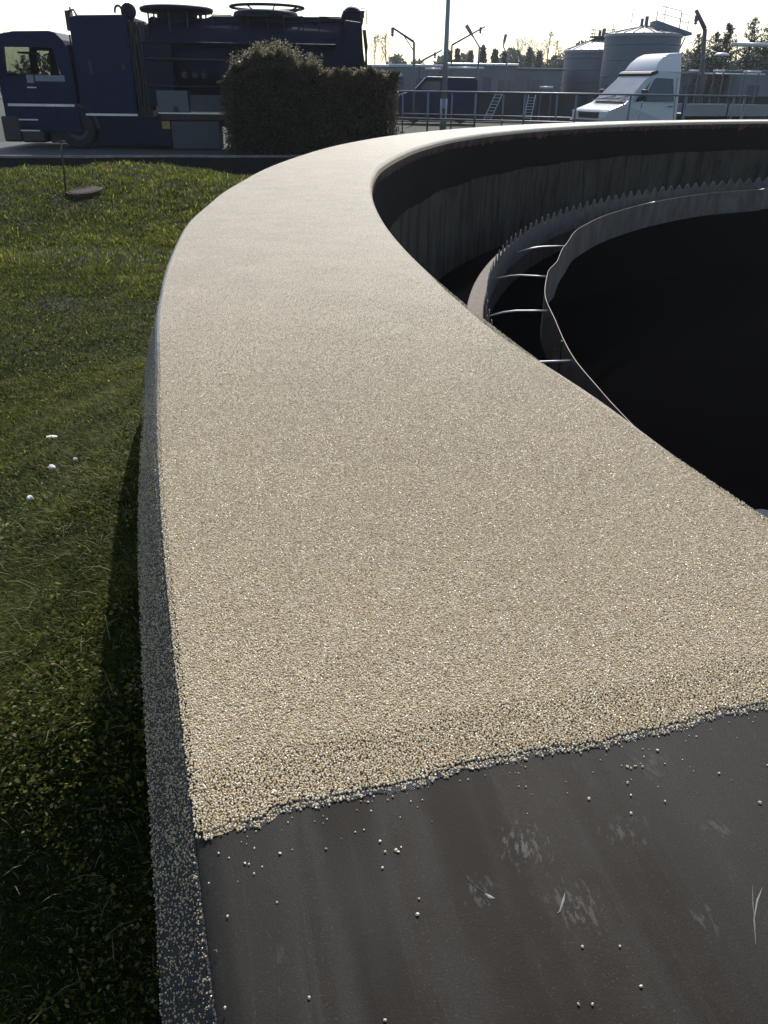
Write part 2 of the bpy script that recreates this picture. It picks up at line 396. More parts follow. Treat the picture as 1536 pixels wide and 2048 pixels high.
# ---- the grit coating: sheet + loose-laid grains
BL = []
for (u, v) in [(360,1705),(383,1690),(440,1668),(535,1653),(552,1630),(650,1605),(780,1583),(900,1552),(1000,1528),(1150,1500),(1300,1472),(1400,1448),(1536,1412),(1700,1372),(2300,1240)]:
    g = G(u, v, TOP); BL.append((math.hypot(g.x-CX, g.y-CY), math.degrees(math.atan2(g.y-CY, g.x-CX)) % 360))
BL.sort()
def wob(r): return .012*math.sin(r*23)+.010*math.sin(r*61+1)+.008*math.sin(r*173+2)
def thb(r):
    if r <= BL[0][0]: return BL[0][1]
    for (a, p), (b, q) in zip(BL, BL[1:]):
        if r <= b: return p+(q-p)*(r-a)/(b-a)+wob(r)*.5
    return BL[-1][1]+wob(r)*.5
NR = 160; V = []; Fc = []
base_t = [a for a in angles(-120, 190)]
rows = []
for j in range(NR+1):
    f = j/NR; row = []
    tb = thb(RI+f*RIMW)
    tl = base_t+[190+(tb-190)*i/60 for i in range(1, 61)]
    for t in tl:
        r = ri(t)+.004+f*(ro(t)-ri(t)-.008); row.append((t, r))
    rows.append(row)
step = 8
# coarse far sheet
ntl = len(base_t)
idx = {}
for j in range(0, NR+1, step):
    for i in range(ntl): idx[(j, i)] = len(V); V.append(pt(rows[j][i][0], rows[j][i][1], TOP+.0045))
for j in range(0, NR, step):
    for i in range(ntl-1): Fc.append((idx[j, i], idx[j, i+1], idx[j+step, i+1], idx[j+step, i]))
k0 = ntl-1
for j in range(NR+1):
    for i in range(k0, len(rows[j])): idx[('f', j, i)] = len(V); V.append(pt(rows[j][i][0], rows[j][i][1], TOP+.0045 if i < len(rows[j])-2 else TOP+.0012))
for j in range(NR):
    for i in range(k0, len(rows[j])-1): Fc.append((idx['f', j, i], idx['f', j, i+1], idx['f', j+1, i+1], idx['f', j+1, i]))
o = mobj('grit_coating', V, Fc, MG, tank); par(o)
def bevel_prof(t):
    k = sm(t, 195.5, 197.6); A = [(-.006, .004), (.003, .001), (.010, -.006), (CH_W+.001, -CH_D-.002)]; B = [(.0050, -.0085), (.0075, -.0105), (.0105, -.019), (CH_W+.0008, -CH_D-.002)]
    return [(ro(t)+a[0]*(1-k)+b[0]*k, TOP+a[1]*(1-k)+b[1]*k) for a, b in zip(A, B)]
par(sweep('bevel_grit', bevel_prof, angles(-120, 205), MS, tank))
par(sweep('lip_grit', lambda t: [(ri(t)+.006, TOP+.004), (ri(t)-.006, TOP-.003), (ri(t)-.019, TOP-.02), (ri(t)-.026, TOP-.056)], angles(-120, 197), MG, tank))

def grain_obj(name, pts, rad, tint, parent=None):
    me = bpy.data.meshes.new(name); me.vertices.add(len(pts)); me.vertices.foreach_set('co', np.asarray(pts, np.float32).ravel())
    for nm, arr in (('rad', rad), ('tint', tint)):
        at = me.attributes.new(nm, 'FLOAT', 'POINT'); at.data.foreach_set('value', np.asarray(arr, np.float32))
    me.update(); o = bpy.data.objects.new(name, me); COL.objects.link(o); me.materials.append(MGR)
    if parent: o.parent = parent
    g = bpy.data.node_groups.new(name+'_nodes', 'GeometryNodeTree')
    g.interface.new_socket('Geometry', in_out='INPUT', socket_type='NodeSocketGeometry')
    g.interface.new_socket('Geometry', in_out='OUTPUT', socket_type='NodeSocketGeometry')
    N = g.nodes.new; gi, go = N('NodeGroupInput'), N('NodeGroupOutput')
    ins = N('GeometryNodeInstanceOnPoints'); ico = N('GeometryNodeMeshIcoSphere'); ico.inputs['Radius'].default_value = 1; ico.inputs['Subdivisions'].default_value = 1
    sm = N('GeometryNodeSetMaterial'); sm.inputs['Material'].default_value = MGR
    ra = N('GeometryNodeInputNamedAttribute'); ra.data_type = 'FLOAT'; ra.inputs['Name'].default_value = 'rad'
    rr = N('FunctionNodeRandomValue'); rr.data_type = 'FLOAT_VECTOR'; rr.inputs['Max'].default_value = (6.28, 6.28, 6.28)
    rs = N('FunctionNodeRandomValue'); rs.data_type = 'FLOAT_VECTOR'; rs.inputs['Min'].default_value = (.75, .75, .6); rs.inputs['Max'].default_value = (1.3, 1.1, .95); rs.inputs['Seed'].default_value = 5
    vm = N('ShaderNodeVectorMath'); vm.operation = 'SCALE'
    k = g.links.new
    k(ico.outputs['Mesh'], sm.inputs['Geometry']); k(sm.outputs[0], ins.inputs['Instance']); k(gi.outputs[0], ins.inputs['Points'])
    k(rs.outputs[0], vm.inputs[0]); k(ra.outputs[0], vm.inputs['Scale']); k(vm.outputs[0], ins.inputs['Scale']); k(rr.outputs[0], ins.inputs['Rotation'])
    k(ins.outputs[0], go.inputs[0])
    md = o.modifiers.new('grains', 'NODES'); md.node_group = g
    return o
def polar(th, r): a_ = np.radians(th); return CX+r*np.cos(a_), CY+r*np.sin(a_)
# close-up grains: jittered packing on the rim top from the work edge out to about 2.6 m
cell = .00232
ths0, ths1 = 186.8, 200.2
ng_t = int(R_(ths1-ths0)*19.4/cell); ng_r = int((RIMW+.0)/cell)
T, Rr = np.meshgrid(np.linspace(ths0, ths1, ng_t), np.linspace(RI+.002, RO-.002, ng_r))
T = T.ravel()+rng.normal(0, .38, T.size)*np.degrees(cell/19.4); Rr = Rr.ravel()+rng.normal(0, .38, Rr.size)*cell
rt = np.array([thb(r) for r in np.linspace(RI, RO, 2000)])
tb = np.interp(Rr, np.linspace(RI, RO, 2000), rt)
X, Y_ = polar(T, Rr)
d = np.hypot(X, Y_)
edge = (tb-T)*R_(1)*19.4
jit = rng.normal(0, .0022, T.size)+.004*np.sin(Rr*400)*rng.random(T.size)
keep = (edge+jit > 0) & (d < 4.2)
fade = np.clip((4.2-d)/3.1, 0, 1)**1.25
keep &= rng.random(T.size) < fade
# keep only what can be seen from about the camera's place
keep &= (X < .95+.10*Y_)
X, Y_, e2 = X[keep], Y_[keep], edge[keep]
n = X.size
rad = rng.uniform(.00122, .00165, n)
Z = TOP+.0045+rng.uniform(-.0004, .0005, n)-np.where(e2 < .006, .0025, 0)
lump = rng.random(n) < .07; Z = np.where(lump & (e2 > .006), Z+.0009, Z)
fd = fade[keep]; rad = rad*(.80+.20*fd); Z = Z-.0013*(1-fd)
tint = np.clip(rng.beta(2.2, 2.0, n), 0, 1)
print('rim grains', n)
go_ = grain_obj('loose_grit', np.stack([X, Y_, Z], 1), rad, tint, tank); par(go_); tag(go_, kind='stuff')
# grains on the outer bevel: thick where coated, thinning out to single grains past the work edge
N0 = 125000
t = rng.uniform(190.5, 200.5, N0); q = rng.random(N0)
dens = np.where(t < 197.9, .22, np.clip(1-(t-197.9)/1.15, 0, 1)**1.3*.22+np.where(t < 199.6, .006, 0))*np.clip((t-192.8)/3.4, .03, 1)
dens = dens*np.where(t < 197.4, 1, np.where(q < .5, 1.15, .75))
kp = rng.random(N0) < dens; t, q = t[kp], q[kp]
kk_ = np.clip((t-195.5)/2.1, 0, 1); r = RO+.006+q*(CH_W-.005)+.0035*(1-kk_)+.0008; z = TOP-.008-q*(CH_D-.009)+.0015*(1-kk_)+.0003
X, Y_ = polar(t, r+np.array([lerp(DO, a) for a in t]))
kp = np.hypot(X, Y_) < 2.7; X, Y_, z, q = X[kp], Y_[kp], z[kp], q[kp]
print('bevel grains', X.size)
g2 = grain_obj('bevel_grains', np.stack([X, Y_, z], 1), rng.uniform(.0007, .0014, X.size), np.clip(rng.beta(1.3, 3.2, X.size), 0, 1), tank); par(g2); tag(g2, kind='stuff')
# stray grains lying on the bare membrane
S = [(508,1747),(652,1697),(455,1832),(618,1995),(835,1828),(1052,1573),(1165,1893),(1282,1972),(1185,2008),(1157,2008),(770,1703),(792,1700),(797,1703),(1110,1500),(1315,1500),(1438,1546),(838,1797),(1520,1605),(1255,1533),(1262,1536),(1270,1532),(1285,1533),(1255,1565),(1262,1590),(1178,1597),(765,1735),(760,1682),(1262,1626),(1330,1602),(490,1726),(498,1728),(560,1706),(1535,1530),(450,2015),(770,2040),(1240,1892)]
SP = []
for (u, v) in S:
    g = G(u, v, TOP+.002); SP.append((g.x, g.y, TOP+.0018))
for i in range(120):
    rr_ = random.uniform(RI, RO); tt = thb(rr_)+abs(random.gauss(0, .10))+.01; x, y, _ = pt(tt, rr_); SP.append((x, y, TOP+.0014))
ns = len(SP); sr = np.where(np.arange(ns) < len(S), rng.uniform(.0012, .0019, ns), rng.uniform(.0005, .0013, ns))
g3 = grain_obj('stray_grains', SP, sr, np.clip(rng.beta(4, 1.5, ns), 0, 1), tank); par(g3); tag(g3, kind='stuff')
# scratches, scuffs and resin smears on the membrane: thin real ridges
M_scr = simple('pale_scuff', (.17, .165, .15), .5, var=.3, scale=60)
def scuff(pts, wd):
    P_ = [G(u, v, TOP+.0009) for u, v in pts]; V = []; Fc = []; n = len(P_)
    for i, p in enumerate(P_):
        d_ = (P_[min(i+1, n-1)]-P_[max(i-1, 0)]); d_.z = 0; d_.normalize(); s_ = Vector((-d_.y, d_.x, 0))*wd*(math.sin(math.pi*(i+.35)/(n-.3)))*random.uniform(.6, 1.2)*.5
        V += [p-s_, p+s_, p+Vector((0, 0, .0005))]
    for i in range(n-1):
        a_, b_ = 3*i, 3*i+3; Fc += [(a_, b_, b_+2, a_+2)[::-1], (a_+2, b_+2, b_+1, a_+1)[::-1]]
    return V, Fc
scl = [([(1130,1785),(1127,1800),(1120,1822),(1114,1828)], .002), ([(1525,1775),(1515,1800),(1508,1840),(1512,1890)], .0016), ([(1505,1770),(1506,1810),(1512,1860)], .001),
       ([(425,1900),(432,1900),(436,1906)], .0012), ([(970,1787),(980,1794),(990,1797)], .004), ([(935,1760),(955,1775),(975,1790)], .0010)]
rs_ = random.Random(9)
for i in range(0):     # swarm of marks by the two main scuffed patches
    cx_, cy_ = rs_.choice([(1045,1680), (1060,1700), (1150,1815), (1080,1922), (1240,1665), (1300,1520), (1000,1650), (1430,1655), (1410,1835), (950,1990)])
    x = cx_+rs_.gauss(0, 24); y = cy_+rs_.gauss(0, 15); l = rs_.uniform(2, 15); a_ = rs_.choice([1.2, 1.3, -.25, -.15, 1.1])+rs_.gauss(0, .1)
    scl.append(([(x+l*math.cos(a_)*k_, y+l*math.sin(a_)*k_) for k_ in (0, .3, .6, 1)], rs_.uniform(.0004, .0013)))
V = []; Fc = []
for pts, wd in scl:
    v_, f_ = scuff(pts, wd); n = len(V); V += v_; Fc += [tuple(i+n for i in q) for q in f_]
par(tag(mobj('scuff_marks', V, Fc, M_scr, tank), kind='stuff'))
# wet resin line squeezed out along the work edge
M_res = simple('wet_resin', (.06, .06, .06), .2, var=.5, scale=80, bump=.6)
V = []; Fc = []; n = 500
for i in range(n+1):
    r = RI+.01+(RIMW-.06)*i/n; tb_ = thb(r); wdt = (.004+.006*abs(math.sin(i*.05)*math.sin(i*.021)))*random.uniform(.15, .6)/19.4
    V += [pt(tb_-.04, r, TOP+.003), pt(tb_+math.degrees(wdt)*.45, r, TOP+.0016+random.uniform(0, .0006)), pt(tb_+math.degrees(wdt), r, TOP+.0008)]
for i in range(n):
    a_, b_ = 3*i, 3*i+3; Fc += [(a_, b_, b_+1, a_+1), (a_+1, b_+1, b_+2, a_+2)]
par(mobj('resin_edge', V, Fc, M_res, tank))

# ------------------------------------------------------------------ terrain
KA, KB = Vector((-9.28, 20.54)), Vector((-4.15, 21.6))      # line of the retaining kerb
KD = (KB-KA).normalized()
def hash_noise(x, y, s=1.0):
    t = 0
    for f_, a_ in ((1.1*s, 1.0), (2.6*s, .5)):
        X_, Y2 = x*f_, y*f_; xi, yi = math.floor(X_), math.floor(Y2); fx, fy = X_-xi, Y2-yi; fx = fx*fx*(3-2*fx); fy = fy*fy*(3-2*fy)
        def hh(a, b): q = math.sin(a*127.1+b*311.7)*43758.5453; return 2*(q-math.floor(q))-1
        t += a_*((hh(xi, yi)*(1-fx)+hh(xi+1, yi)*fx)*(1-fy)+(hh(xi, yi+1)*(1-fx)+hh(xi+1, yi+1)*fx)*fy)
    return 1.4*t
MND = G(190, 382, .05)
def kerb_side(x, y):       # >0 beyond the kerb
    return (Vector((x, y))-KA).dot(Vector((-KD.y, KD.x)))
def height(x, y):
    ks = kerb_side(x, y)
    if ks > .22: return -.06
    h = -.26+.035*sm(y, 1.6, 5)-.22*sm(ks, -3.0, -.8)
    dw = math.hypot(x-CX, y-CY)-RO
    h += (.66-.45*sm(y, 2.0, 5.5))*math.exp(-(dw/.80)**2)*sm(y, .45, 1.35)*(1-sm(y, 6, 12))  # bank against the wall, added to narrow its shadow on the grass
    h -= .02*(1-sm(y, .3, 1.6))
    dx, dy = (x+5.0)/3.2, (y-14.0)/2.3
    m_ = math.exp(-(dx*dx+dy*dy)**1.3)
    h += .54*m_
    dx, dy = (x+2.2)/1.8, (y-12.6)/2.0
    h += .22*math.exp(-(dx*dx+dy*dy))
    h += .030*hash_noise(x, y, 1.0)*(.35+1.3*m_)+.008*hash_noise(x+9, y-4, 3.1)
    return h
V = []; Fc = []
A_ = [a for a in np.concatenate([np.arange(0, 110, 3.0), np.arange(110, 146, .8), np.arange(146, 200, .25), np.arange(200, 240, 1.5), np.arange(240, 360, 4)])]
RR = [RO+.01+x for x in np.concatenate([np.arange(0, 2.6, .04), np.arange(2.6, 6, .09), np.arange(6, 20, .2), np.array([20, 21, 23, 26, 30, 36, 44, 60, 90, 140, 220, 400, 800, 1600])])]
for a_ in A_:
    for r in RR:
        x, y, _ = pt(a_, r); V.append((x, y, height(x, y)-.010))
k = len(RR)
for i in range(len(A_)):
    j = (i+1) % len(A_)
    for q in range(k-1): Fc.append((i*k+q, j*k+q, j*k+q+1, i*k+q+1))
b = NB('lawn_soil'); p = b.pos()
n1 = b.noise(1.3, p, 5); n2 = b.noise(45, p, 5, .7)
c = b.mix(b.ramp(n1, [(.4, 0.0), (.6, 1.0)]), (.012, .018, .004), (.018, .014, .006))
c = b.mix(b.ramp(n2, [(.4, 0.0), (.7, 1.0)]), c, (.022, .032, .006))
b.base(c); b.rough(.9); b.bump(n2, .9, .03)
lawn = mobj('ground', V, Fc, b.m, smooth=True); tag(lawn, kind='structure')
lawn.data.update()
# soil box: one road strip behind the kerb
M_asph = simple('dusty_asphalt', (.040, .039, .037), .85, var=.25, scale=5, bump=.5)
N2 = Vector((-KD.y, KD.x))
def kp_(s, o, z): q = KA+KD*s+N2*o; return Vector((q.x, q.y, z))
o = mobj('road', [kp_(-40, .10, .0), kp_(8.2, .10, .0), kp_(8.2, 5.6, .0), kp_(-40, 5.6, .0)], [(0, 1, 2, 3)], M_asph); tag(o, kind='structure')
m = MB(); ns_ = 60
prof = [(-.0, -.5), (-.0, -.02), (.015, .0), (.03, .012), (.11, .012), (.12, -.02), (.12, -.5)]
V = []; Fc = []
for i in range(ns_+1):
    s_ = -40+48.4*i/ns_
    for (o_, z_) in prof: V.append(kp_(s_, o_+.004*math.sin(i*2.2), z_+.004*math.sin(i*1.3)))
kk = len(prof)
for i in range(ns_):
    for q in range(kk-1): Fc.append((i*kk+q, (i+1)*kk+q, (i+1)*kk+q+1, i*kk+q+1))
Fc += [tuple(range(kk)), tuple(range(ns_*kk, ns_*kk+kk))[::-1]]
M_kerb = simple('shade_dark_kerb_concrete', (.022, .022, .020), .9, var=.4, scale=4, bump=.4, spec=.1)  # the backlit wall's shade is put into this dark colour
o = empty('retaining_kerb', (KA.x, KA.y, 0)); kb_ = mobj('wall', [(x_-KA.x, y_-KA.y, z_) for x_, y_, z_ in V], Fc, M_kerb, o)
V = []
for i in range(ns_+1):
    s_ = -40+48.4*i/ns_
    for (o_, z_) in [(-.012, -.03), (-.012, .022), (.09, .022), (.09, .005)]: V.append((*(Vector(kp_(s_, o_+.004*math.sin(i*2.2), 0))-Vector((KA.x, KA.y, 0)))[:2], z_+.005*math.sin(i*1.3)+.003*math.sin(i*3.1)))
Fc = [(i*4+q, i*4+4+q, i*4+5+q, i*4+1+q) for i in range(ns_) for q in range(3)]
mobj('coping', V, Fc, simple('sunlit_kerb_edge', (.20, .19, .165), .8, var=.45, scale=5, bump=.4), o)  # paler strip added to paint the sunlit line along the kerb
tag(o, 'low concrete retaining kerb in shade between the grass mound and the road with the truck', 'kerb')

# ------------------------------------------------------------------ grass: blades, clover leaves and dead stems
def vis_x(y):   # lawn region seen left of the rim at distance y
    return
def blades(n, y0, y1, ln, wd, power=1.0):
    """random points on the lawn inside the wedge the photo shows"""
    out = []
    y = y0+(y1-y0)*rng.random(n*2)**power
    xl = -.58*y-.85
    xr = CX-np.sqrt(np.maximum(.01, (RO+.05)**2-(y-CY)**2))
    x = xl+(xr-xl)*rng.random(n*2)
    ok = (((x-KA.x)*(-KD.y)+(y-KA.y)*KD.x) < -.06)
    x, y = x[ok][:n], y[ok][:n]
    return x, y
def clump(x, y, s):
    return 1.5*(vnoise(x*1.1*s, y*1.1*s, 1)+.6*vnoise(x*2.9*s, y*2.9*s, 2)+.35*vnoise(x*7*s, y*7*s, 3))
def vnoise(x, y, seed):
    xi, yi = np.floor(x), np.floor(y); fx, fy = x-xi, y-yi; fx = fx*fx*(3-2*fx); fy = fy*fy*(3-2*fy)
    def h(a_, b_): q_ = np.sin(a_*127.1+b_*311.7+seed*74.7)*43758.5453; return 2*(q_-np.floor(q_))-1
    return (h(xi, yi)*(1-fx)+h(xi+1, yi)*fx)*(1-fy)+(h(xi, yi+1)*(1-fx)+h(xi+1, yi+1)*fx)*fy
def field_height(x, y):
    return np.array([height(a_, b_) for a_, b_ in zip(x, y)])
GV, GF, GT = [], [], []; gcount = 0
def add_blades(x, y, ln, wd, lean=.9, dead=0.0):
    global gcount
    n = x.size; cl = clump(x, y, 1.0); c2 = clump(x+3, y+8, 3.3)
    L = ln*(1+.30*cl+.45*rng.random(n)+.22*c2).clip(.3); Wd = wd*(.7+.6*rng.random(n))
    z = field_height(x, y)-.005
    a_ = rng.random(n)*6.283; dx, dy = np.cos(a_), np.sin(a_)
    le = lean*(.3+.9*rng.random(n))
    px, py = -dy, dx
    base = np.stack([x, y, z], 1)
    side = np.stack([px, py, 0*px], 1)*Wd[:, None]*.5
    dirv = np.stack([dx*le, dy*le, np.ones(n)*1.0], 1); dirv /= np.linalg.norm(dirv, axis=1)[:, None]
    mid = base+dirv*(L*.55)[:, None]
    d2 = dirv+np.stack([dx*.9*le, dy*.9*le, -.35*le], 1); d2 /= np.linalg.norm(d2, axis=1)[:, None]
    tip = mid+d2*(L*.5)[:, None]
    V = np.stack([base-side, base+side, mid+side*.8, mid-side*.8, tip], 1).reshape(-1, 3)
    i0 = gcount+np.arange(n)*5
    GV.append(V); gcount += n*5
    GF.append((np.stack([i0, i0+1, i0+2, i0+3], 1), np.stack([i0+3, i0+2, i0+4], 1)))
    t = np.clip(.44+.11*cl+.10*c2+.22*rng.normal(size=n), 0, .94)
    t = np.where(rng.random(n) < dead, 1.0, t)
    GT.append(np.repeat(t, 5))
def add_leaves(x, y, size, up=.03):
    global gcount
    n = x.size; z = field_height(x, y)+up*rng.random(n)*1.6
    a_ = rng.random(n)*6.283; tilt = rng.normal(0, .5, n); s = size*(.5+rng.random(n))
    d = np.stack([np.cos(a_)*np.cos(tilt), np.sin(a_)*np.cos(tilt), np.sin(tilt)], 1)
    sd_ = np.stack([-np.sin(a_), np.cos(a_), .5*rng.normal(size=n)], 1); sd_ /= np.linalg.norm(sd_, axis=1)[:, None]
    c = np.stack([x, y, z], 1)
    V = np.stack([c, c+d*(s*.45)[:, None]+sd_*(s*.36)[:, None], c+d*s[:, None], c+d*(s*.45)[:, None]-sd_*(s*.36)[:, None]+np.array([0, 0, .002])], 1).reshape(-1, 3)
    i0 = gcount+np.arange(n)*4; GV.append(V); gcount += 4*n
    GF.append((np.stack([i0, i0+1, i0+2, i0+3], 1), None))
    GT.append(np.repeat(np.clip(.70+.2*rng.normal(size=n), 0, .96), 4))
for (n, y0, y1, ln, wd) in [(165000, .45, 2.2, .024, .0026), (110000, 2.0, 5.0, .028, .0045), (90000, 4.8, 9, .034, .007), (60000, 7.5, 14, .042, .009), (80000, 10, 22, .048, .012)]:
    x, y = blades(n, y0, y1, ln, wd); add_blades(x, y, ln, wd, 1.5 if y0 < 5 else 1.1, .05)
x, y = blades(22000, .45, 2.4, 0, 0); s_ = clump(x+5, y+2, 2.2) > .35; add_leaves(x[s_], y[s_], .0095)
x, y = blades(20000, 2.2, 6, 0, 0); s_ = clump(x+5, y+2, 2.0) > .55; add_leaves(x[s_], y[s_], .014)
x, y = blades(1800, .45, 4.0, 0, 0); add_blades(x, y, .075, .0022, 2.6, .6)
x, y = blades(5000, 10, 20, 0, 0); add_blades(x, y, .09, .012, 1.4, .1)
GVa = np.concatenate(GV); nV = len(GVa)
quads = np.concatenate([f[0] for f in GF]); tris = np.concatenate([f[1] for f in GF if f[1] is not None])
me = bpy.data.meshes.new('grass'); me.vertices.add(nV); me.vertices.foreach_set('co', GVa.astype(np.float32).ravel())
nl = quads.size+tris.size; me.loops.add(nl); me.loops.foreach_set('vertex_index', np.concatenate([quads.ravel(), tris.ravel()]).astype(np.int32))
npoly = len(quads)+len(tris); me.polygons.add(npoly)
me.polygons.foreach_set('loop_start', np.concatenate([np.arange(len(quads))*4, len(quads)*4+np.arange(len(tris))*3]).astype(np.int32))
me.update(calc_edges=True)
at = me.attributes.new('tint', 'FLOAT', 'POINT'); at.data.foreach_set('value', np.concatenate(GT).astype(np.float32))
b = NB('grass_blade'); at_ = b.N('ShaderNodeAttribute', attribute_name='tint')
c = b.ramp(at_.outputs['Fac'], [(0, (.011, .022, .003)), (.35, (.034, .050, .006)), (.62, (.080, .092, .013)), (.88, (.15, .142, .035)), (.97, (.28, .24, .14))])
b.base(c); b.rough(.6); b.b.inputs['Specular IOR Level'].default_value = .08
tr = b.N('ShaderNodeBsdfTranslucent'); b.L(b.mix(1.0, c, (1.55, 1.7, .55), 'MULTIPLY'), tr.inputs['Color'])
mx = b.N('ShaderNodeMixShader'); mx.inputs[0].default_value = .5; b.L(b.b.outputs[0], mx.inputs[1]); b.L(tr.outputs[0], mx.inputs[2]); b.L(mx.outputs[0], b.out.inputs[0])
me.materials.append(b.m); go = bpy.data.objects.new('grass', me); COL.objects.link(go); tag(go, kind='stuff')

# litter and stones in the lawn
M_stone = simple('white_stone', (.60, .58, .55), .6, var=.2, scale=40)
def GT_(u, v):
    r_ = ray(u, v).normalized(); k_ = .5
    while k_ < 60:
        q_ = Vector((0, 0, EYE))+r_*k_
        if q_.z < height(q_.x, q_.y)+.02: return q_
        k_ += .02
    return q_
def stone(u, v, s, label, sq=(1, .8, .6)):
    g = GT_(u, v); bm = bmesh.new(); bmesh.ops.create_icosphere(bm, subdivisions=3, radius=1)
    r3 = random.Random(u)
    ph = [r3.uniform(0, 6) for _ in range(4)]
    for vv in bm.verts:
        c_ = vv.co; k_ = 1+.16*math.sin(3*c_.x+ph[0])*math.cos(3*c_.y+ph[1])+.10*math.sin(6*c_.z+ph[2]+4*c_.x)
        vv.co = Vector((c_.x*sq[0], c_.y*sq[1], c_.z*sq[2]))*k_*s
    me_ = bpy.data.meshes.new('stone'); bm.to_mesh(me_); bm.free(); me_.materials.append(M_stone)
    o_ = bpy.data.objects.new('stone', me_); COL.objects.link(o_); o_.location = (g.x, g.y, height(g.x, g.y)+.035)
    tag(o_, label, 'stone', 'white stones in the lawn')
stone(105, 941, .016, 'bright white stone in the grass left of the rim, largest of the scattered stones')
stone(62, 1003, .013, 'white stone in the grass, lowest of the group and nearest the left edge', (1, .9, .7))
stone(104, 879, .018, 'flat pale stone in the grass, farthest back of the scattered stones', (1.4, .8, .3))
stone(152, 926, .009, 'small white pebble in the grass just right of the brightest stone')

# manhole with ribbed round cover, set into the mound
mh = GT_(167, 383); mz = height(mh.x, mh.y)+.025
M_iron = simple('rusty_cast_iron', (.055, .036, .028), .6, .5, var=.4, scale=14)
e = empty('manhole', (mh.x, mh.y, mz), 0, 'round ribbed cast iron manhole cover set in the grass mound', 'manhole cover')
e.rotation_euler = (R_(7), R_(-2), 0); e.scale = (.76, .76, .8)
m = MB(); m.lathe([(.0, .0), (.30, .0), (.30, -.05)], 40); m.build('cover', M_iron, e)
m = MB()
for i in range(-8, 9):
    x_ = i*.034; h_ = math.sqrt(max(0, .28**2-x_*x_))
    if h_ > .02: m.box((x_-.009, -h_, .001), (x_+.009, h_, .018))
m.build('rib', M_iron, e)
m = MB(); m.lathe([(.305, -.06), (.305, .012), (.325, .012), (.33, -.09)], 40); m.build('frame', M_iron, e)
pb = GT_(130, 386); pb.z = height(pb.x, pb.y); pt_ = P(121, 284, pb.y+.02)
e = empty('marker_rod', pb, 0, 'thin rusty metal rod stuck upright in the mound beside the manhole', 'rod')
m = MB(); m.tube([Vector((0, 0, -.1)), (pt_-pb)*.5+Vector((.012, 0, 0)), pt_-pb], .011, 7); m.build('shaft', M_iron, e, True)
m = MB(); q = pt_-pb; m.tube([q+Vector((-.06, 0, 0)), q+Vector((.07, 0, .01))], .008, 6); m.build('crosspiece', M_iron, e, True)

# ------------------------------------------------------------------ foliage helper
def leaf_mat(name, c0, c1, trans=.3):
    b = NB(name); at_ = b.N('ShaderNodeAttribute', attribute_name='tint')
    c = b.ramp(at_.outputs['Fac'], [(0, c0), (1, c1)]); b.base(c); b.rough(.55)
    tr = b.N('ShaderNodeBsdfTranslucent'); b.L(c, tr.inputs['Color']); mx = b.N('ShaderNodeMixShader'); mx.inputs[0].default_value = trans
    b.L(b.b.outputs[0], mx.inputs[1]); b.L(tr.outputs[0], mx.inputs[2]); b.L(mx.outputs[0], b.out.inputs[0]); return b.m
def leaf_cloud(name, C, size, mat, parent=None, tint=None, aspect=.55):
    C = np.asarray(C, float); n = len(C); s = size*(.6+.8*rng.random(n))
    a_ = rng.normal(size=(n, 3)); a_ /= np.linalg.norm(a_, axis=1)[:, None]
    b_ = np.cross(a_, rng.normal(size=(n, 3))); b_ /= np.linalg.norm(b_, axis=1)[:, None]
    V = np.stack([C, C+a_*(s*.5)[:, None]+b_*(s*.5*aspect)[:, None], C+a_*s[:, None], C+a_*(s*.5)[:, None]-b_*(s*.5*aspect)[:, None]], 1).reshape(-1, 3)
    Fq = (np.arange(n)[:, None]*4+np.arange(4)).tolist()
    o = mobj(name, V.tolist(), Fq, mat, parent)
    t = tint if tint is not None else rng.random(n)
    at = o.data.attributes.new('tint', 'FLOAT', 'POINT'); at.data.foreach_set('value', np.repeat(t, 4).astype(np.float32)); return o
M_bark = simple('bark', (.09, .07, .055), .9, var=.35, scale=12)

# ------------------------------------------------------------------ clipped hedge in front of the truck
HY = 21.9
hx0, hx1 = P(448, 200, HY).x, P(786, 200, HY).x
hp = [(448, 168), (458, 132), (478, 116), (505, 108), (540, 99), (570, 108), (600, 122), (640, 138), (700, 140), (740, 137), (786, 148)]
HP = [(P(u, v, HY).x, P(u, v, HY).z) for u, v in hp]
hedge = empty('hedge', ((hx0+hx1)/2, HY+.7, 0), R_(3), 'dense clipped hedge with brownish leaves growing between the truck and the tank', 'hedge')
def hl(x, y, z): return (x-(hx0+hx1)/2, y, z)
n = 95000
x = rng.uniform(hx0, hx1, n); top = np.interp(x, [a for a, _ in HP], [b for _, b in HP])-.06
top = top+.06*np.sin(x*9)+.05*np.sin(x*23+1)
yy = rng.uniform(-.7, .7, n); u_ = rng.random(n)
z = np.where(rng.random(n) < .45, top*(1-.16*u_**2), top*u_)
# most leaves near the skin
yy = np.where(rng.random(n) < .7, np.sign(yy)*(.70-.16*np.abs(rng.normal(size=n))), yy)
yy = yy+.05*np.sin(x*7+z*5)
x2 = np.where(rng.random(n) < .12, np.where(rng.random(n) < .5, hx0, hx1)+rng.normal(0, .06, n), x)
top2 = np.interp(x2, [a for a, _ in HP], [b for _, b in HP]); z = np.minimum(z, top2+.03)
lc = np.stack([x2-(hx0+hx1)/2, yy, z], 1)
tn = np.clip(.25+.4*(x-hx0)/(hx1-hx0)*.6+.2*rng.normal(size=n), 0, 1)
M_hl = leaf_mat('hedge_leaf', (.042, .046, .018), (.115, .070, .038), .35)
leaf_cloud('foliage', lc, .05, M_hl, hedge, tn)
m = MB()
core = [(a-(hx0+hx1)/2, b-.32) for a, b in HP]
core = [(core[0][0]+.15, .0)]+[(core[0][0]+.15, core[0][1])]+core[1:-1]+[(core[-1][0]-.15, core[-1][1]), (core[-1][0]-.15, .0)]
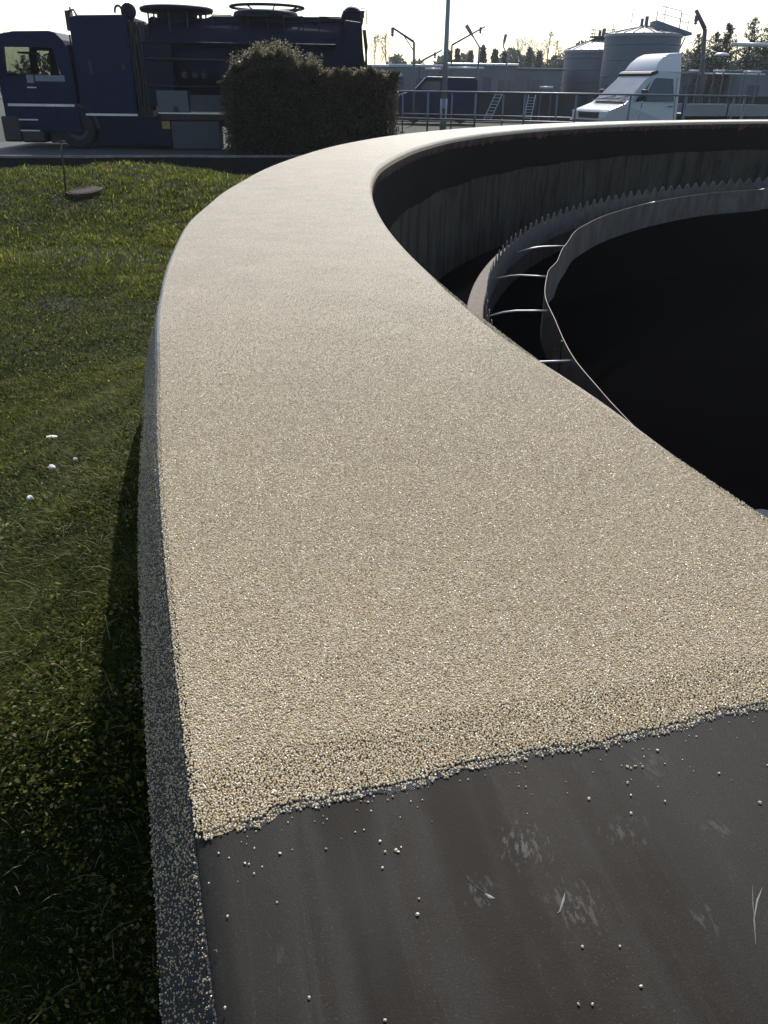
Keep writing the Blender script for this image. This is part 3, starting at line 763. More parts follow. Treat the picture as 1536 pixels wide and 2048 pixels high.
m.prism(core, -.50, .50)
m.build('shade_core', simple('hedge_shade', (.014, .011, .008), .95, var=.5, scale=25, spec=.1), hedge)  # solid core painted dark for the shade inside the hedge
tw = MB(); tl = []
for i in range(340):
    x_ = random.uniform(hx0, hx1); base = np.interp(x_, [a for a, _ in HP], [b for _, b in HP])-.1
    tallk = 1.0 if x_ < hx0+2.4 else .45
    h_ = random.uniform(.08, .42)*tallk; y_ = random.uniform(-.6, .6); dx = random.gauss(0, .08)
    p0 = Vector((x_-(hx0+hx1)/2, y_, base-.15)); p1 = p0+Vector((dx, random.gauss(0, .05), h_+.15))
    tw.tube([p0, (p0+p1)/2+Vector((dx*.2, 0, 0)), p1], [.006, .005, .003], 4)
    for k_ in range(int(7+h_*30)):
        q_ = p0.lerp(p1, random.uniform(.3, 1.0)); tl.append((q_.x+random.gauss(0, .02), q_.y+random.gauss(0, .02), q_.z))
tag(tw.build('shoots', M_bark, hedge), kind='stuff')
leaf_cloud('young_leaves', tl, .055, leaf_mat('young_leaf', (.15, .14, .065), (.30, .26, .16), .5), hedge)

# ------------------------------------------------------------------ vacuum tanker truck
TY = 23.6
def tx(u): return P(u, 170, TY).x-TX0
TX0 = P(380, 170, TY).x
def tz(v, u=380): return P(u, v, TY).z
truck = empty('tanker_truck', (TX0, TY, 0), R_(3), 'dark blue vacuum tanker truck with two hose carousels on its roof, parked behind the hedge', 'truck')
M_blue = simple('dark_blue_paint', (.005, .010, .040), .5, var=.2, scale=2.5, spec=.15)
M_navy = simple('dusty_navy_paint', (.0085, .012, .027), .6, var=.25, scale=2.5, spec=.12)
M_blk = simple('black_plastic', (.012, .012, .014), .55)
M_tyre = simple('tyre_rubber', (.014, .014, .015), .85)
M_grey = simple('grey_locker_paint', (.065, .075, .085), .5, var=.15)
M_grey2 = simple('dull_grey_panel', (.022, .030, .040), .5, var=.15)
M_alu = simple('aluminium_trim', (.45, .45, .45), .35, .6)
M_red = simple('red_plastic', (.35, .03, .02), .4)
M_orange = simple('amber_reflector', (.30, .17, .02), .5)
M_glass = NB('vehicle_glass'); M_glass.base((.35, .40, .38)); M_glass.rough(.03); M_glass.b.inputs['Transmission Weight'].default_value = 1.0; M_glass.b.inputs['IOR'].default_value = 1.05; M_glass = M_glass.m
W0, W1 = 0.0, 2.5
# cab: hollow shell so the light shows through its windows
cx0, cx1 = tx(6), tx(153); cz1 = tz(62, 80)
CL = cx1-cx0
wx0, wx1, wz0, wz1 = tx(24), tx(128), tz(152, 70), tz(95, 70)
shell = empty('cab', (0, 0, 0)); shell.parent = truck
for yy0, yy1 in ((0, .07), (2.43, 2.5)):
    m = MB()
    # lower door/side panel, pillars, header: four butted prisms around the window
    m.prism([(cx0+.02, .42), (cx1, .42), (cx1, wz0), (cx0+.02, wz0)], yy0, yy1)
    m.prism([(cx0+.02, wz0), (wx0, wz0), (wx0+.06, wz1), (cx0+.10, wz1)], yy0, yy1)
    m.prism([(wx1+.02, wz0), (cx1, wz0), (cx1-.02, wz1), (wx1-.10, wz1)], yy0, yy1)
    m.prism([(cx0+.10, wz1), (cx1-.02, wz1), (cx1-.06, cz1-.38), (cx1-.14, cz1-.2), (cx1-.30, cz1-.04), (cx1-.45, cz1), (cx0+.6, cz1-.02), (cx0+.25, cz1-.08), (cx0+.16, cz1-.15)], yy0, yy1)
    m.build('side_panel', M_blue, shell)
m = MB(); m.box((cx1-.06, .07, .5), (cx1-.01, .95, cz1-.3)); m.box((cx1-.06, 1.65, .5), (cx1-.01, 2.43, cz1-.3)); m.box((cx1-.06, .95, .5), (cx1-.01, 1.65, wz0)); m.box((cx1-.06, .95, wz1-.1), (cx1-.01, 1.65, cz1-.3)); m.build('rear_panel', M_blue, shell)
rp = [(cx1-.06, cz1-.38), (cx1-.14, cz1-.2), (cx1-.30, cz1-.04), (cx1-.45, cz1), (cx0+.6, cz1-.02), (cx0+.25, cz1-.08), (cx0+.16, cz1-.15)]
m = MB(); m.prism(rp+[(x_, z_-.05) for x_, z_ in rp[::-1]], .068, 2.432); m.build('roof', M_blue, shell)
m = MB(); m.prism([(cx0+.02, .42), (cx0+.02, wz0), (cx0+.10, wz0), (cx0+.10, .42)], .07, 2.43); m.build('front_panel', M_blue, shell)
m = MB(); m.box((wx0, .02, wz0), (wx1-.0, .028, wz1)); m.build('side_window', M_glass, shell)
m = MB(); m.box((wx0, 2.47, wz0), (wx1-.0, 2.478, wz1)); m.build('side_window', M_glass, shell)
m = MB(); m.prism([(cx0+.06, wz0), (cx0+.075, wz0), (cx0+.135, cz1-.2), (cx0+.12, cz1-.2)], .10, 2.40); m.build('windscreen', M_glass, shell)
for y_ in (.45, 1.65):
    x_ = wx0+.62; m = MB()
    m.box((x_, y_, wz0-.45), (x_+.45, y_+.5, wz0-.2)); m.box((x_+.34, y_, wz0-.25), (x_+.48, y_+.48, wz1-.10), .03); m.box((x_+.36, y_+.12, wz1-.13), (x_+.46, y_+.36, wz1-.0), .02)
    m.build('seat', M_blk, shell, bevel=.03)
m = MB(); m.box((cx0+.12, .1, wz0-.5), (wx0+.22, 2.4, wz0+.06)); m.lathe([(.21, 0), (.235, .015), (.21, .03)], 20, (wx0+.36, .65, wz0+.14)); m.build('dashboard', M_blk, shell, bevel=.03)
m = MB(); m.box((wx0+.36, .04, wz1-.14), (wx0+.75, .6, wz1-.10)); m.build('sun_visor', M_blk, shell, bevel=.01)
m = MB(); m.box((wx0+.5, -.004, wz0-.16), (wx0+.68, .0-.001, wz0+.02)); m.box((wx0+.72, -.004, wz0-.12), (wx1+.10, -.001, wz0+.02)); m.build('door_label', simple('pale_label', (.17, .18, .21), .6), shell)
m = MB(); m.box((cx0+.14, -.018, tz(212, 60)), (cx1-.08, -.002, tz(207, 60))); m.build('trim_strip', M_alu, shell)
m = MB(); m.box((wx0+.48, -.03, wz0-.28), (wx0+.72, -.003, wz0-.25)); m.build('door_handle', M_alu, shell, bevel=.005)
m = MB(); m.box((cx0-.12, -.03, .16), (cx0+.35, 2.53, .78)); m.box((cx0+.35, 0, .14), (cx0+.95, 2.4, .62)); m.build('bumper', M_blk, truck, bevel=.05)  # second box added to fill the gap under the cab with dark
m = MB()
for z_ in (.42, .68): m.box((cx0+.35, -.03, z_), (cx0+.85, .02, z_+.03))
m.build('cab_step', M_alu, truck)
m = MB(); m.box((cx0-.14, .08, .5), (cx0-.12, .45, .68)); m.build('headlight', simple('lamp_lens', (.6, .6, .58), .15), truck, bevel=.01)
m = MB(); m.box((cx0+.0, -.2, wz0-.02), (cx0+.12, -.12, wz1-.05)); m.tube([(cx0+.1, -.16, wz1+.0), (cx0+.16, .0, wz1+.1)], .015, 6); m.tube([(cx0+.1, -.16, wz0-.04), (cx0+.16, .0, wz0-.1)], .015, 6); m.build('wing_mirror', M_blk, truck, bevel=.02)
bz = tz(72, 10)
m = MB(); m.tube([(cx0+.05, .25, cz1-.22), (cx0+.07, .25, bz+.04)], .05, 8); m.lathe([(.0, .0), (.10, .0), (.10, .03), (.0, .03)], 16, (cx0+.07, .25, bz+.04)); m.build('beacon_base', M_blk, truck)
m = MB(); m.lathe([(.095, .0), (.09, .09), (.06, .135), (.0, .15)], 18, (cx0+.07, .25, bz+.07)); m.build('beacon', M_red, truck, True)
m = MB(); m.tube([(cx0+.25, .3, cz1-.05), (cx0+.55, .3, cz1+.13)], .005, 5); m.build('aerial', M_blk, truck)
# chassis, plus low boxes added to block light under the truck
m = MB(); m.box((cx0+.5, .75, .55), (tx(728), .95, .85)); m.box((cx0+.5, 1.55, .55), (tx(728), 1.75, .85)); m.box((cx0+.9, .12, .48), (tx(300), 2.4, .95)); m.box((tx(455), .25, .5), (tx(700), 2.3, 1.15)); m.box((cx0+1.0, .3, .12), (tx(310), 2.2, .47)); m.box((tx(455), .2, .14), (tx(720), 2.3, .49)); m.build('chassis', M_blk, truck, bevel=.02)
def wheel(x_, y_, flip=1):
    w_ = empty('wheel', (x_, y_, .50)); w_.parent = truck
    m = MB(); m.lathe([(.30, -.14), (.42, -.15), (.485, -.13), (.50, -.08), (.50, .08), (.485, .13), (.42, .15), (.30, .14)], 32, axis='y'); m.build('tyre', M_tyre, w_, True)
    m = MB(); m.lathe([(.0, -.02*flip), (.12, -.06*flip), (.15, -.02*flip), (.24, .02*flip), (.30, -.10*flip), (.31, .1*flip)], 28, axis='y'); m.build('rim', M_grey2, w_, True)
for x_ in (tx(143), tx(560), tx(640)):
    wheel(x_, .17, 1); wheel(x_, 2.33, -1)
m = MB()
arc = [(tx(143)+.64*math.cos(a_), .50+.60*math.sin(a_)) for a_ in np.linspace(math.pi, 0, 16)]; arc2 = [(tx(143)+.58*math.cos(a_), .50+.54*math.sin(a_)) for a_ in np.linspace(0, math.pi, 16)]
m.prism(arc+arc2, 0, .42); m.build('mudguard', M_blk, truck)
# blue hose locker behind the cab
lx0, lx1, lz0, lz1 = tx(158), tx(270), tz(229, 230), tz(33, 200)
m = MB(); m.prism([(lx0, lz0), (lx1, lz0), (lx1, lz1+.05), (lx0+.25, lz1+.02), (lx0+.02, lz1-.03)], .0, 2.5); lk = m.build('hose_locker', M_blue, truck, bevel=.05, seg=3)
m = MB(); m.box((lx0+.12, -.03, lz0-.03), (lx1, -.0, lz0+.025)); m.build('trim_strip', M_alu, lk)
m = MB(); m.box((lx0+.35, .02, .08), (tx(333), 2.4, lz0-.04)); m.build('underside_fill', M_navy, truck, bevel=.02)  # box added almost to the road to keep the truck's underside dark
m = MB(); m.box((lx0-.07, .1, lz1-.32), (lx0+.06, .35, lz1+.12)); m.tube([(lx0+.02, .1, lz1+.10), (lx0+.16, .1, lz1+.14), (lx0+.22, .1, lz1+.02)], .025, 6); m.tube([(lx0+.05, .2, lz1+.1), (lx0+.05, .2, lz1+.2)], .025, 6); m.tube([(lx0-.06, .2, lz1-.4), (lx0-.07, .2, lz0+.5), (lx0-.03, .2, lz0)], .02, 6); m.build('corner_bracket', M_blk, truck)
rg = lx1-.22
m = MB(); V0 = []
for i in range(17):
    a_ = -.3+i/16*(math.pi+.6); V0.append((rg+.09*math.cos(a_), .2, lz1+.13+.12*math.sin(a_)))
m.tube(V0, .028, 8); m.build('lifting_ring', M_blk, truck, True)
m = MB(); m.lathe([(0, -.07), (.17, -.07), (.19, -.03), (.19, .03), (.17, .07), (0, .07)], 24, (lx1+.02, .25, lz1+.13), axis='y'); m.tube([(lx1+.04, .25, lz1+.05), (lx1+.14, .25, lz1-.25), (lx1+.28, .25, lz1-.5)], .06, 8); m.tube([(lx1-.08, .2, lz1-.05), (lx1+.0, .2, lz1-.35)], .04, 6); m.build('hose_pulley', M_navy, truck, True)
m = MB()
r4 = random.Random(4)
for i in range(16):
    x_ = lx1+r4.uniform(.04, .36); z_ = r4.uniform(lz0+.1, lz1-.25); m.box((x_, .1+r4.random()*.3, z_), (x_+r4.uniform(.06, .22), .9, z_+r4.uniform(.08, .3)))
for i in range(7):
    x_ = lx1+r4.uniform(.06, .4); m.tube([(x_, .12, lz0), (x_+r4.uniform(-.06, .06), .1, (lz0+lz1)/2), (x_+r4.uniform(-.06, .06), .2, lz1-.1)], .03, 6)
m.box((lx1+.0, .5, lz0-.3), (tx(300), 2.2, lz1-.3)); m.build('pump_fittings', M_blk, truck)
# main vessel
vx0, vx1 = tx(292), tx(672); vt = tz(30, 480); vb = 1.12; vr = (vt-vb)/2; vc = (vt+vb)/2
m = MB(); prof = [(0, vx0-.06), (vr*.55, vx0-.03), (vr*.88, vx0+.02), (vr, vx0+.12), (vr, vx1), (vr*.96, vx1+.2), (vr*.82, vx1+.42), (vr*.5, vx1+.60), (0, vx1+.68)]
m.lathe(prof, 48, (0, 1.25, vc), axis='x'); m.build('vessel', M_navy, truck, True)
for x_ in (vx0+.15, (vx0+vx1)/2, vx1-.04):
    m = MB(); m.lathe([(vr-.01, x_-.04), (vr+.02, x_-.04), (vr+.02, x_+.04), (vr-.01, x_+.04)], 48, (0, 1.25, vc), axis='x'); m.build('vessel_band', M_navy, truck)
m = MB(); m.box((vx0+.02, .05, 1.05), (tx(300)+.65, .5, vt-.62)); m.box((vx0+.02, .0, vt-.65), (vx1-.0, .42, vt-.60)); m.box((tx(440), .06, 1.2), (vx1, .5, vt-.9)); m.build('side_housing', M_navy, truck, bevel=.03)
m = MB(); m.prism([(tx(395), vt-.12), (tx(425), vt+.03), (tx(640), vt+.05), (tx(690), vt+.02), (tx(690), vt-.06), (tx(395), vt-.2)], .8, 1.7); m.build('roof_spine', M_navy, truck, bevel=.02)
# hose carousels: a closed disc and an open ring on a drum
cxa = tx(351); ra_ = (tx(424)-tx(278))/2; za = tz(15, 350)
m = MB(); m.lathe([(0, -.02), (ra_*.96, -.03), (ra_, .02), (ra_*.99, .07), (ra_*.9, .10), (0, .13)], 56, (cxa, 1.25, za)); c1 = m.build('hose_carousel', M_navy, truck, True)
for k_ in range(10):
    a_ = k_*.6283+.2; m = MB(); m.tube([(cxa+ra_*.78*math.cos(a_), 1.25+ra_*.78*math.sin(a_), vt-.35), (cxa+ra_*.78*math.cos(a_), 1.25+ra_*.78*math.sin(a_), za)], .025, 6); m.build('support_leg', M_blk, c1)
m = MB(); m.lathe([(0, vt-.3), (ra_*.55, vt-.3), (ra_*.55, za-.0), (0, za)], 32, (cxa, 1.25, 0)); m.build('hub', M_navy, c1)
cxb = tx(530); rb_ = (tx(598)-tx(464))/2; zb_ = tz(14, 530)
m = MB(); m.lathe([(0, vt-.02), (rb_*.96, vt-.02), (rb_*.99, vt+.05), (rb_*.95, zb_-.03), (rb_*.8, zb_+.01), (0, zb_+.06)], 48, (cxb, 1.25, 0)); c2_ = m.build('hose_carousel', M_navy, truck, True)
m = MB(); m.torus(rb_*1.10, .035, (cxb+.04, 1.25, zb_+.09), 64, 8)
for k_ in range(8):
    a_ = k_*.785+.3; m.tube([(cxb+.04+rb_*.8*math.cos(a_), 1.25+rb_*.8*math.sin(a_), zb_), (cxb+.04+rb_*1.10*math.cos(a_), 1.25+rb_*1.10*math.sin(a_), zb_+.09)], .018, 5)
m.build('guide_ring', M_navy, c2_, True)
# rear boom and frame
bx = tx(708); bz_ = tz(32, 710)
m = MB(); m.box((tx(650), .9, bz_-.10), (bx, 1.3, bz_+.05)); m.lathe([(0, -.3), (.26, -.3), (.30, -.2), (.30, .2), (.26, .3), (0, .3)], 24, (bx-.03, 1.1, bz_+.0), axis='y'); m.box((bx-.3, .8, bz_-.25), (bx-.05, 1.4, bz_+.12)); m.tube([(bx-.28, .8, bz_+.16), (bx+.30, .8, bz_+.17)], .03, 6); m.build('suction_boom', M_navy, truck, bevel=.02)
m = MB(); m.prism([(tx(692), .7), (tx(738), .7), (tx(736), 1.5), (tx(733), 1.9), (tx(727), 2.4), (tx(724), bz_-.1), (tx(690), bz_-.05), (tx(686), 2.4)], .3, 2.2); m.build('rear_frame', M_navy, truck, bevel=.04)
m = MB(); m.box((tx(722), .3, bz_+.0), (tx(729), .45, bz_+.14)); m.tube([(tx(725), .38, bz_-.1), (tx(725), .38, bz_+.02)], .015, 5); m.build('work_light', M_blk, truck)
m = MB(); m.tube([(tx(733), .3, bz_-.15), (tx(734), .3, bz_+.2), (tx(722), .3, bz_+.21)], .012, 5); m.tube([(tx(731), .4, 2.9), (tx(735), .4, 2.5), (tx(731), .4, 2.1)], .02, 6); m.tube([(tx(728), .6, 2.9), (tx(733), .6, 2.4), (tx(736), .6, 1.2)], .03, 6); m.build('cable', M_blk, truck)
# lockers on the near side
m = MB(); m.box((tx(312), -.03, tz(224, 340)), (tx(374), .5, tz(181, 340))); l1 = m.build('tool_locker', M_grey, truck, bevel=.012)
m = MB(); m.lathe([(0, -.03), (.07, -.03), (.07, 0)], 16, (tx(348), -.03, tz(218, 340)), axis='y'); m.build('latch', M_blk, l1)
m = MB(); m.box((tx(378), -.01, tz(224, 400)), (tx(455), .5, tz(190, 400))); m.build('tool_locker', M_grey2, truck, bevel=.012)
m = MB(); m.box((tx(312), -.06, tz(228, 380)), (tx(458), .3, tz(225, 380))); m.build('ledge', M_alu, truck)
m = MB(); m.box((tx(316), .0, tz(240, 380)), (tx(452), .3, tz(229, 380))); m.build('rusty_rail', simple('dull_red_rail', (.035, .015, .016), .7), truck)
m = MB(); m.box((tx(335), -.02, tz(298, 380)), (tx(432), .6, tz(243, 380))); m.build('tool_locker', M_grey2, truck, bevel=.012)
m = MB(); m.box((tx(316), -.01, tz(258, 325)), (tx(332), .12, tz(242, 325))); m.build('reflector_box', M_orange, truck, bevel=.01)
for k_, (u0_, u1_, v_, r__) in enumerate([(300, 640, 118, .03), (440, 650, 205, .045), (296, 455, 172, .02)]):
    m = MB(); m.tube([(tx(u0_), -.02, tz(v_)), (tx((u0_+u1_)/2), -.05, tz(v_)-.02), (tx(u1_), -.02, tz(v_))], r__, 8); m.build('side_pipe', M_blk, truck, True)
for u_ in (372, 392, 410):
    m = MB(); m.lathe([(0, -.10), (.06, -.10), (.06, -.02), (.09, -.02), (.09, 0)], 14, (tx(u_), -.0, tz(150)), axis='y'); m.tube([(tx(u_), -.08, tz(150)), (tx(u_), -.08, tz(138))], .014, 5); m.build('valve', M_blk, truck)
for u_ in (430, 500, 570, 640):
    m = MB(); m.tube([(tx(u_), .45, vt-.28), (tx(u_), .38, vt+.02), (tx(u_)+.5, .38, vt+.02), (tx(u_)+.5, .45, vt-.28)], .016, 6); m.build('grab_rail', M_blk, truck)
m = MB(); m.box((tx(186), -.012, tz(150, 200)), (tx(192), -.0, tz(120, 200))); m.box((tx(250), -.03, tz(140, 250)), (tx(256), -.0, tz(128, 250))); m.build('locker_hinge', M_blk, lk)

# ------------------------------------------------------------------ white drop-side van
van = empty('dropside_van', (0, 0, 0), 0, 'white drop-side pickup van with tall roof deflector, parked beyond the railing', 'van')
M_white = simple('white_van_paint', (.40, .415, .42), .24, var=.05, scale=3)
M_vg = simple('tinted_window', (.045, .055, .065), .08, var=.2)
M_ws = simple('windscreen_glass', (.16, .19, .22), .06, var=.25, scale=1.5)
# local frame: +x forward, y across, origin under the rear of the cab
dirx = Vector((-math.cos(R_(24)), -math.sin(R_(24))))
org = P(1316, 240, 32.3)
van.location = (org.x, org.y, 0); van.rotation_euler = (0, 0, math.atan2(dirx.y, dirx.x))
ins = lambda z: 0 if z < 1.15 else (z-1.15)*.17
YW = (-1.0, 1.0)        # in this frame +y is the side away from the camera... both sides built
body = [(0, .45), (0, 2.16), (.9, 2.22), (1.25, 2.14), (1.42, 1.98), (2.22, 1.27), (2.34, 1.20), (3.02, .98), (3.12, .80), (3.14, .45)]
m = MB(); m.prism(body, -1.0, 1.0, ins); cabo = m.build('cab', M_white, van, bevel=.06, seg=3)
def on_side(s, x, z, off=.006): return (x, s*(1.0-ins(z)+off), z)
for s in (-1, 1):
    poly = [(.28, 1.25), (1.62, 1.25), (1.20, 1.93), (1.08, 1.98), (.36, 1.96)]
    V = [on_side(s, x, z) for x, z in poly]+[on_side(s, x, z, -.02) for x, z in poly]; n = len(poly)
    o = mobj('side_window', V, [tuple(range(n)), tuple(range(n, 2*n))[::-1]]+[(i, (i+1) % n, (i+1) % n+n, i+n) for i in range(n)], M_vg, cabo)
    poly = [(1.72, 1.25), (1.98, 1.25), (1.30, 1.90)]; n = 3
    V = [on_side(s, x, z) for x, z in poly]+[on_side(s, x, z, -.02) for x, z in poly]
    mobj('quarter_window', V, [(0, 1, 2), (5, 4, 3)]+[(i, (i+1) % n, (i+1) % n+n, i+n) for i in range(n)], M_vg, cabo)
    for a_, b_ in (((.18, .6), (.18, 2.0)), ((1.66, 1.22), (1.75, .65))):
        m = MB(); m.tube([on_side(s, *a_, .001), on_side(s, *b_, .001)], .007, 4); m.build('door_gap', M_blk, cabo)
    m = MB(); m.tube([on_side(s, .32, 1.10, .02), on_side(s, .5, 1.10, .02)], .018, 6); m.build('door_handle', M_blk, cabo)
    m = MB(); y_ = s*1.16; m.box((1.72, y_-.11, 1.28), (1.84, y_+.11, 1.62)); m.box((1.74, min(s*.98, y_), 1.34), (1.80, max(s*.98, y_), 1.40)); m.build('wing_mirror', M_blk, van, bevel=.03)
# windscreen
nx = Vector((.71, 0, .80)).normalized()*.012
def wsp(x, z, y): return Vector((x, y, z))+nx
q = [wsp(2.17, 1.32, -.90), wsp(2.17, 1.32, .90), wsp(1.46, 1.945, .80), wsp(1.46, 1.945, -.80)]
mobj('windscreen', q+[v_-nx*2.2 for v_ in q], [(0, 1, 2, 3), (7, 6, 5, 4), (0, 4, 5, 1), (1, 5, 6, 2), (2, 6, 7, 3), (3, 7, 4, 0)], M_ws, cabo)
m = MB(); m.box((2.24, -.86, 1.268), (2.40, .86, 1.292)); m.build('scuttle', M_blk, cabo, bevel=.01)
m = MB()
for y_ in (-.5, .2): m.tube([(2.26, y_, 1.31), (2.20, y_+.25, 1.36), (2.10, y_+.55, 1.42)], .012, 5)
m.build('wiper', M_blk, cabo)
m = MB(); m.box((3.10, -.55, .72), (3.15, .55, .92)); m.build('grille', M_blk, cabo, bevel=.01)
for s in (-1, 1):
    m = MB(); m.box((3.02, s*.80-.16, .72), (3.14, s*.80+.16, .95)); m.build('headlight', simple('lamp_lens', (.6, .6, .58), .15), cabo, bevel=.03)
m = MB(); m.box((2.6, -1.01, .35), (3.22, 1.01, .66)); m.build('bumper', M_blk, van, bevel=.05)
m = MB(); m.prism([(1.36, 2.02), (1.40, 2.10), (1.30, 2.17), (1.05, 2.21), (1.05, 2.10)], -.86, .86); m.build('sun_visor', M_blk, cabo, bevel=.02)
df = [(1.18, 2.19), (1.02, 2.44), (.80, 2.62), (.55, 2.72), (.10, 2.76), (.02, 2.72), (.02, 2.15), (1.1, 2.14)]
m = MB(); m.prism(df, -.84, .84, lambda z: max(0, (z-2.2)*.30)); o = m.build('roof_deflector', simple('glossy_white_deflector', (.6, .6, .6), .16, var=.03), van, bevel=.11, seg=5); o.data.polygons.foreach_set('use_smooth', [True]*len(o.data.polygons))
# load bed
M_side = simple('grey_dropside_panel', (.18, .185, .19), .45, var=.1)
bed = MB(); bed.box((-4.3, -1.02, .80), (-.12, 1.02, .88)); bo = bed.build('load_bed', M_blk, van)
for s in (-1, 1):
    for x0_, x1_ in ((-4.28, -2.24), (-2.18, -.16)):
        m = MB(); m.box((x0_, s*1.03-.015, .80), (x1_, s*1.03+.015, 1.18)); m.build('drop_side', M_side, van, bevel=.006)
    for x_ in (-4.30, -2.21, -.14):
        m = MB(); m.box((x_-.03, s*1.03-.025, .72), (x_+.03, s*1.03+.025, 1.24)); m.build('side_post', M_blk, van)
m = MB(); m.box((-4.33, -1.0, .80), (-4.30, 1.0, 1.18)); m.build('tailboard', M_side, van)
m = MB(); m.box((-4.2, -.4, .55), (2.6, -.28, .75)); m.box((-4.2, .28, .55), (2.6, .4, .75)); m.build('chassis', M_blk, van)
for x_ in (2.35, -2.6):
    for s in (-1, 1):
        w_ = empty('wheel', (x_, s*.86, .34)); w_.parent = van
        m = MB(); m.lathe([(.20, -.10), (.31, -.105), (.34, -.07), (.34, .07), (.31, .105), (.20, .10)], 28, axis='y'); m.build('tyre', M_tyre, w_, True)
        m = MB(); m.lathe([(0, s*.05), (.08, s*.07), (.2, s*.04), (.21, -s*.08)], 20, axis='y'); m.build('rim', M_alu, w_, True)

# ------------------------------------------------------------------ railings of the walkway beyond the tank
M_rail = simple('galvanised_rail', (.13, .14, .16), .45, .5, var=.2)
def railing(x0, y0, x1, y1, step, ztop, zmids, label, r=.028):
    L_ = math.hypot(x1-x0, y1-y0); e = empty('railing', (x0, y0, 0), math.atan2(y1-y0, x1-x0), label, 'railing')
    m = MB(); m.tube([(0, 0, ztop), (L_, 0, ztop)], r, 8); m.build('top_rail', M_rail, e, True)
    for z_ in zmids:
        m = MB(); m.tube([(0, 0, z_), (L_, 0, z_)], r*.8, 8); m.build('mid_rail', M_rail, e, True)
    n_ = int(L_/step)
    for i in range(n_+1):
        m = MB(); m.tube([(i*step, 0, -.04), (i*step, 0, ztop-.01)], r*1.15, 8); m.box((i*step-.07, -.07, -.04), (i*step+.07, .07, .0+.03)); m.build('post', M_rail, e, True)
    return e
a0, a1 = P(765, 184, 33), P(1500, 190, 28.6)
railing(a0.x, a0.y, a1.x, a1.y, 1.78, 1.46, (.58,), 'front steel railing running across the picture from the hedge to the drop-side van', .032)
a0, a1 = P(806, 185, 35.5), P(1480, 190, 31.0)
railing(a0.x, a0.y, a1.x, a1.y, 2.05, 1.44, (.66,), 'back steel railing of the walkway, just behind the front railing', .026)

# ------------------------------------------------------------------ lamp post (lit lamps: none)
M_post = simple('lamp_post_grey', (.20, .21, .23), .5, .3, var=.2)
lp = P(886, 245, 36)
e = empty('lamp_post', (lp.x, lp.y, 0), 0, 'tall grey tapered lamp post rising out of the picture behind the railing', 'lamp post')
m = MB(); m.tube([(0, 0, -.04), (0, 0, 1.2)], .135, 14); m.build('base_sleeve', M_post, e, True)
m = MB(); m.tube([(0, 0, 1.2), (0, 0, 3.0), (0, 0, 7.8)], [.115, .095, .055], 14); m.build('pole', M_post, e, True)
m = MB(); m.box((-.05, -.15, .45), (.05, -.13, .85)); m.build('service_door', M_blk, e)
m = MB(); m.tube([(0, 0, 7.7), (0, -.5, 8.0), (0, -1.1, 8.05)], .035, 8); m.build('arm', M_post, e, True)
m = MB(); m.prism([(-.13, 0), (.13, 0), (.09, .1), (-.09, .1)], -.3, .3); o = m.build('lamp_head', M_post, e, bevel=.02); o.location = (0, -1.3, 8.0)

def street_lamp(u, vtop, vbot, Y, tilt, label, uo=0):
    """slim pole with a long flat luminaire seen tipped"""
    hd = P(u, (vtop+vbot)/2, Y); ln = abs(P(u, vtop, Y).z-P(u, vbot, Y).z)/max(.4, math.cos(tilt))
    base = P(u+uo, 240, Y)
    e = empty('street_lamp', (base.x, Y, 0), 0, label, 'street lamp', 'slim street lamps beyond the basin')
    hx = hd.x-base.x; hz = hd.z
    ex, ez = math.sin(tilt), math.cos(tilt)
    lo = Vector((hx-ex*ln/2*-1, 0, hz-ez*ln/2)) if False else Vector((hx+ex*ln/2, 0, hz-ez*ln/2))
    hi = Vector((hx-ex*ln/2, 0, hz+ez*ln/2))
    m = MB(); m.tube([(0, 0, 0), (0, 0, lo.z-.4), lo], [.06, .045, .035], 8); m.build('pole', M_post, e, True)
    m = MB(); dv = (hi-lo).normalized(); sv = Vector((dv.z, 0, -dv.x))
    pr = [(0, .09), (.25, .12), (.45, .22), (1.0, .24), (1.03, .15)]
    V = []; Fc = []
    for t_, w_ in pr:
        c = lo.lerp(hi, t_)
        for sx, sy in ((-1, -1), (1, -1), (1, 1), (-1, 1)): V.append(c+sv*sx*w_*ln*.55+Vector((0, sy*.1, 0)))
    for i in range(len(pr)-1):
        for q_ in range(4): Fc.append((i*4+q_, i*4+(q_+1) % 4, (i+1)*4+(q_+1) % 4, (i+1)*4+q_))
    Fc += [(3, 2, 1, 0), tuple(range(len(pr)*4-4, len(pr)*4))]
    m.add(V, Fc); m.build('lamp_head', M_post, e, bevel=.02)
street_lamp(940, 51, 75, 46, R_(38), 'slim street lamp with its long head tilted left, crossing a davit arm', 10)
street_lamp(1009, 69, 93, 52, R_(-10), 'slim street lamp with an upright paddle head above the far trees', -4)

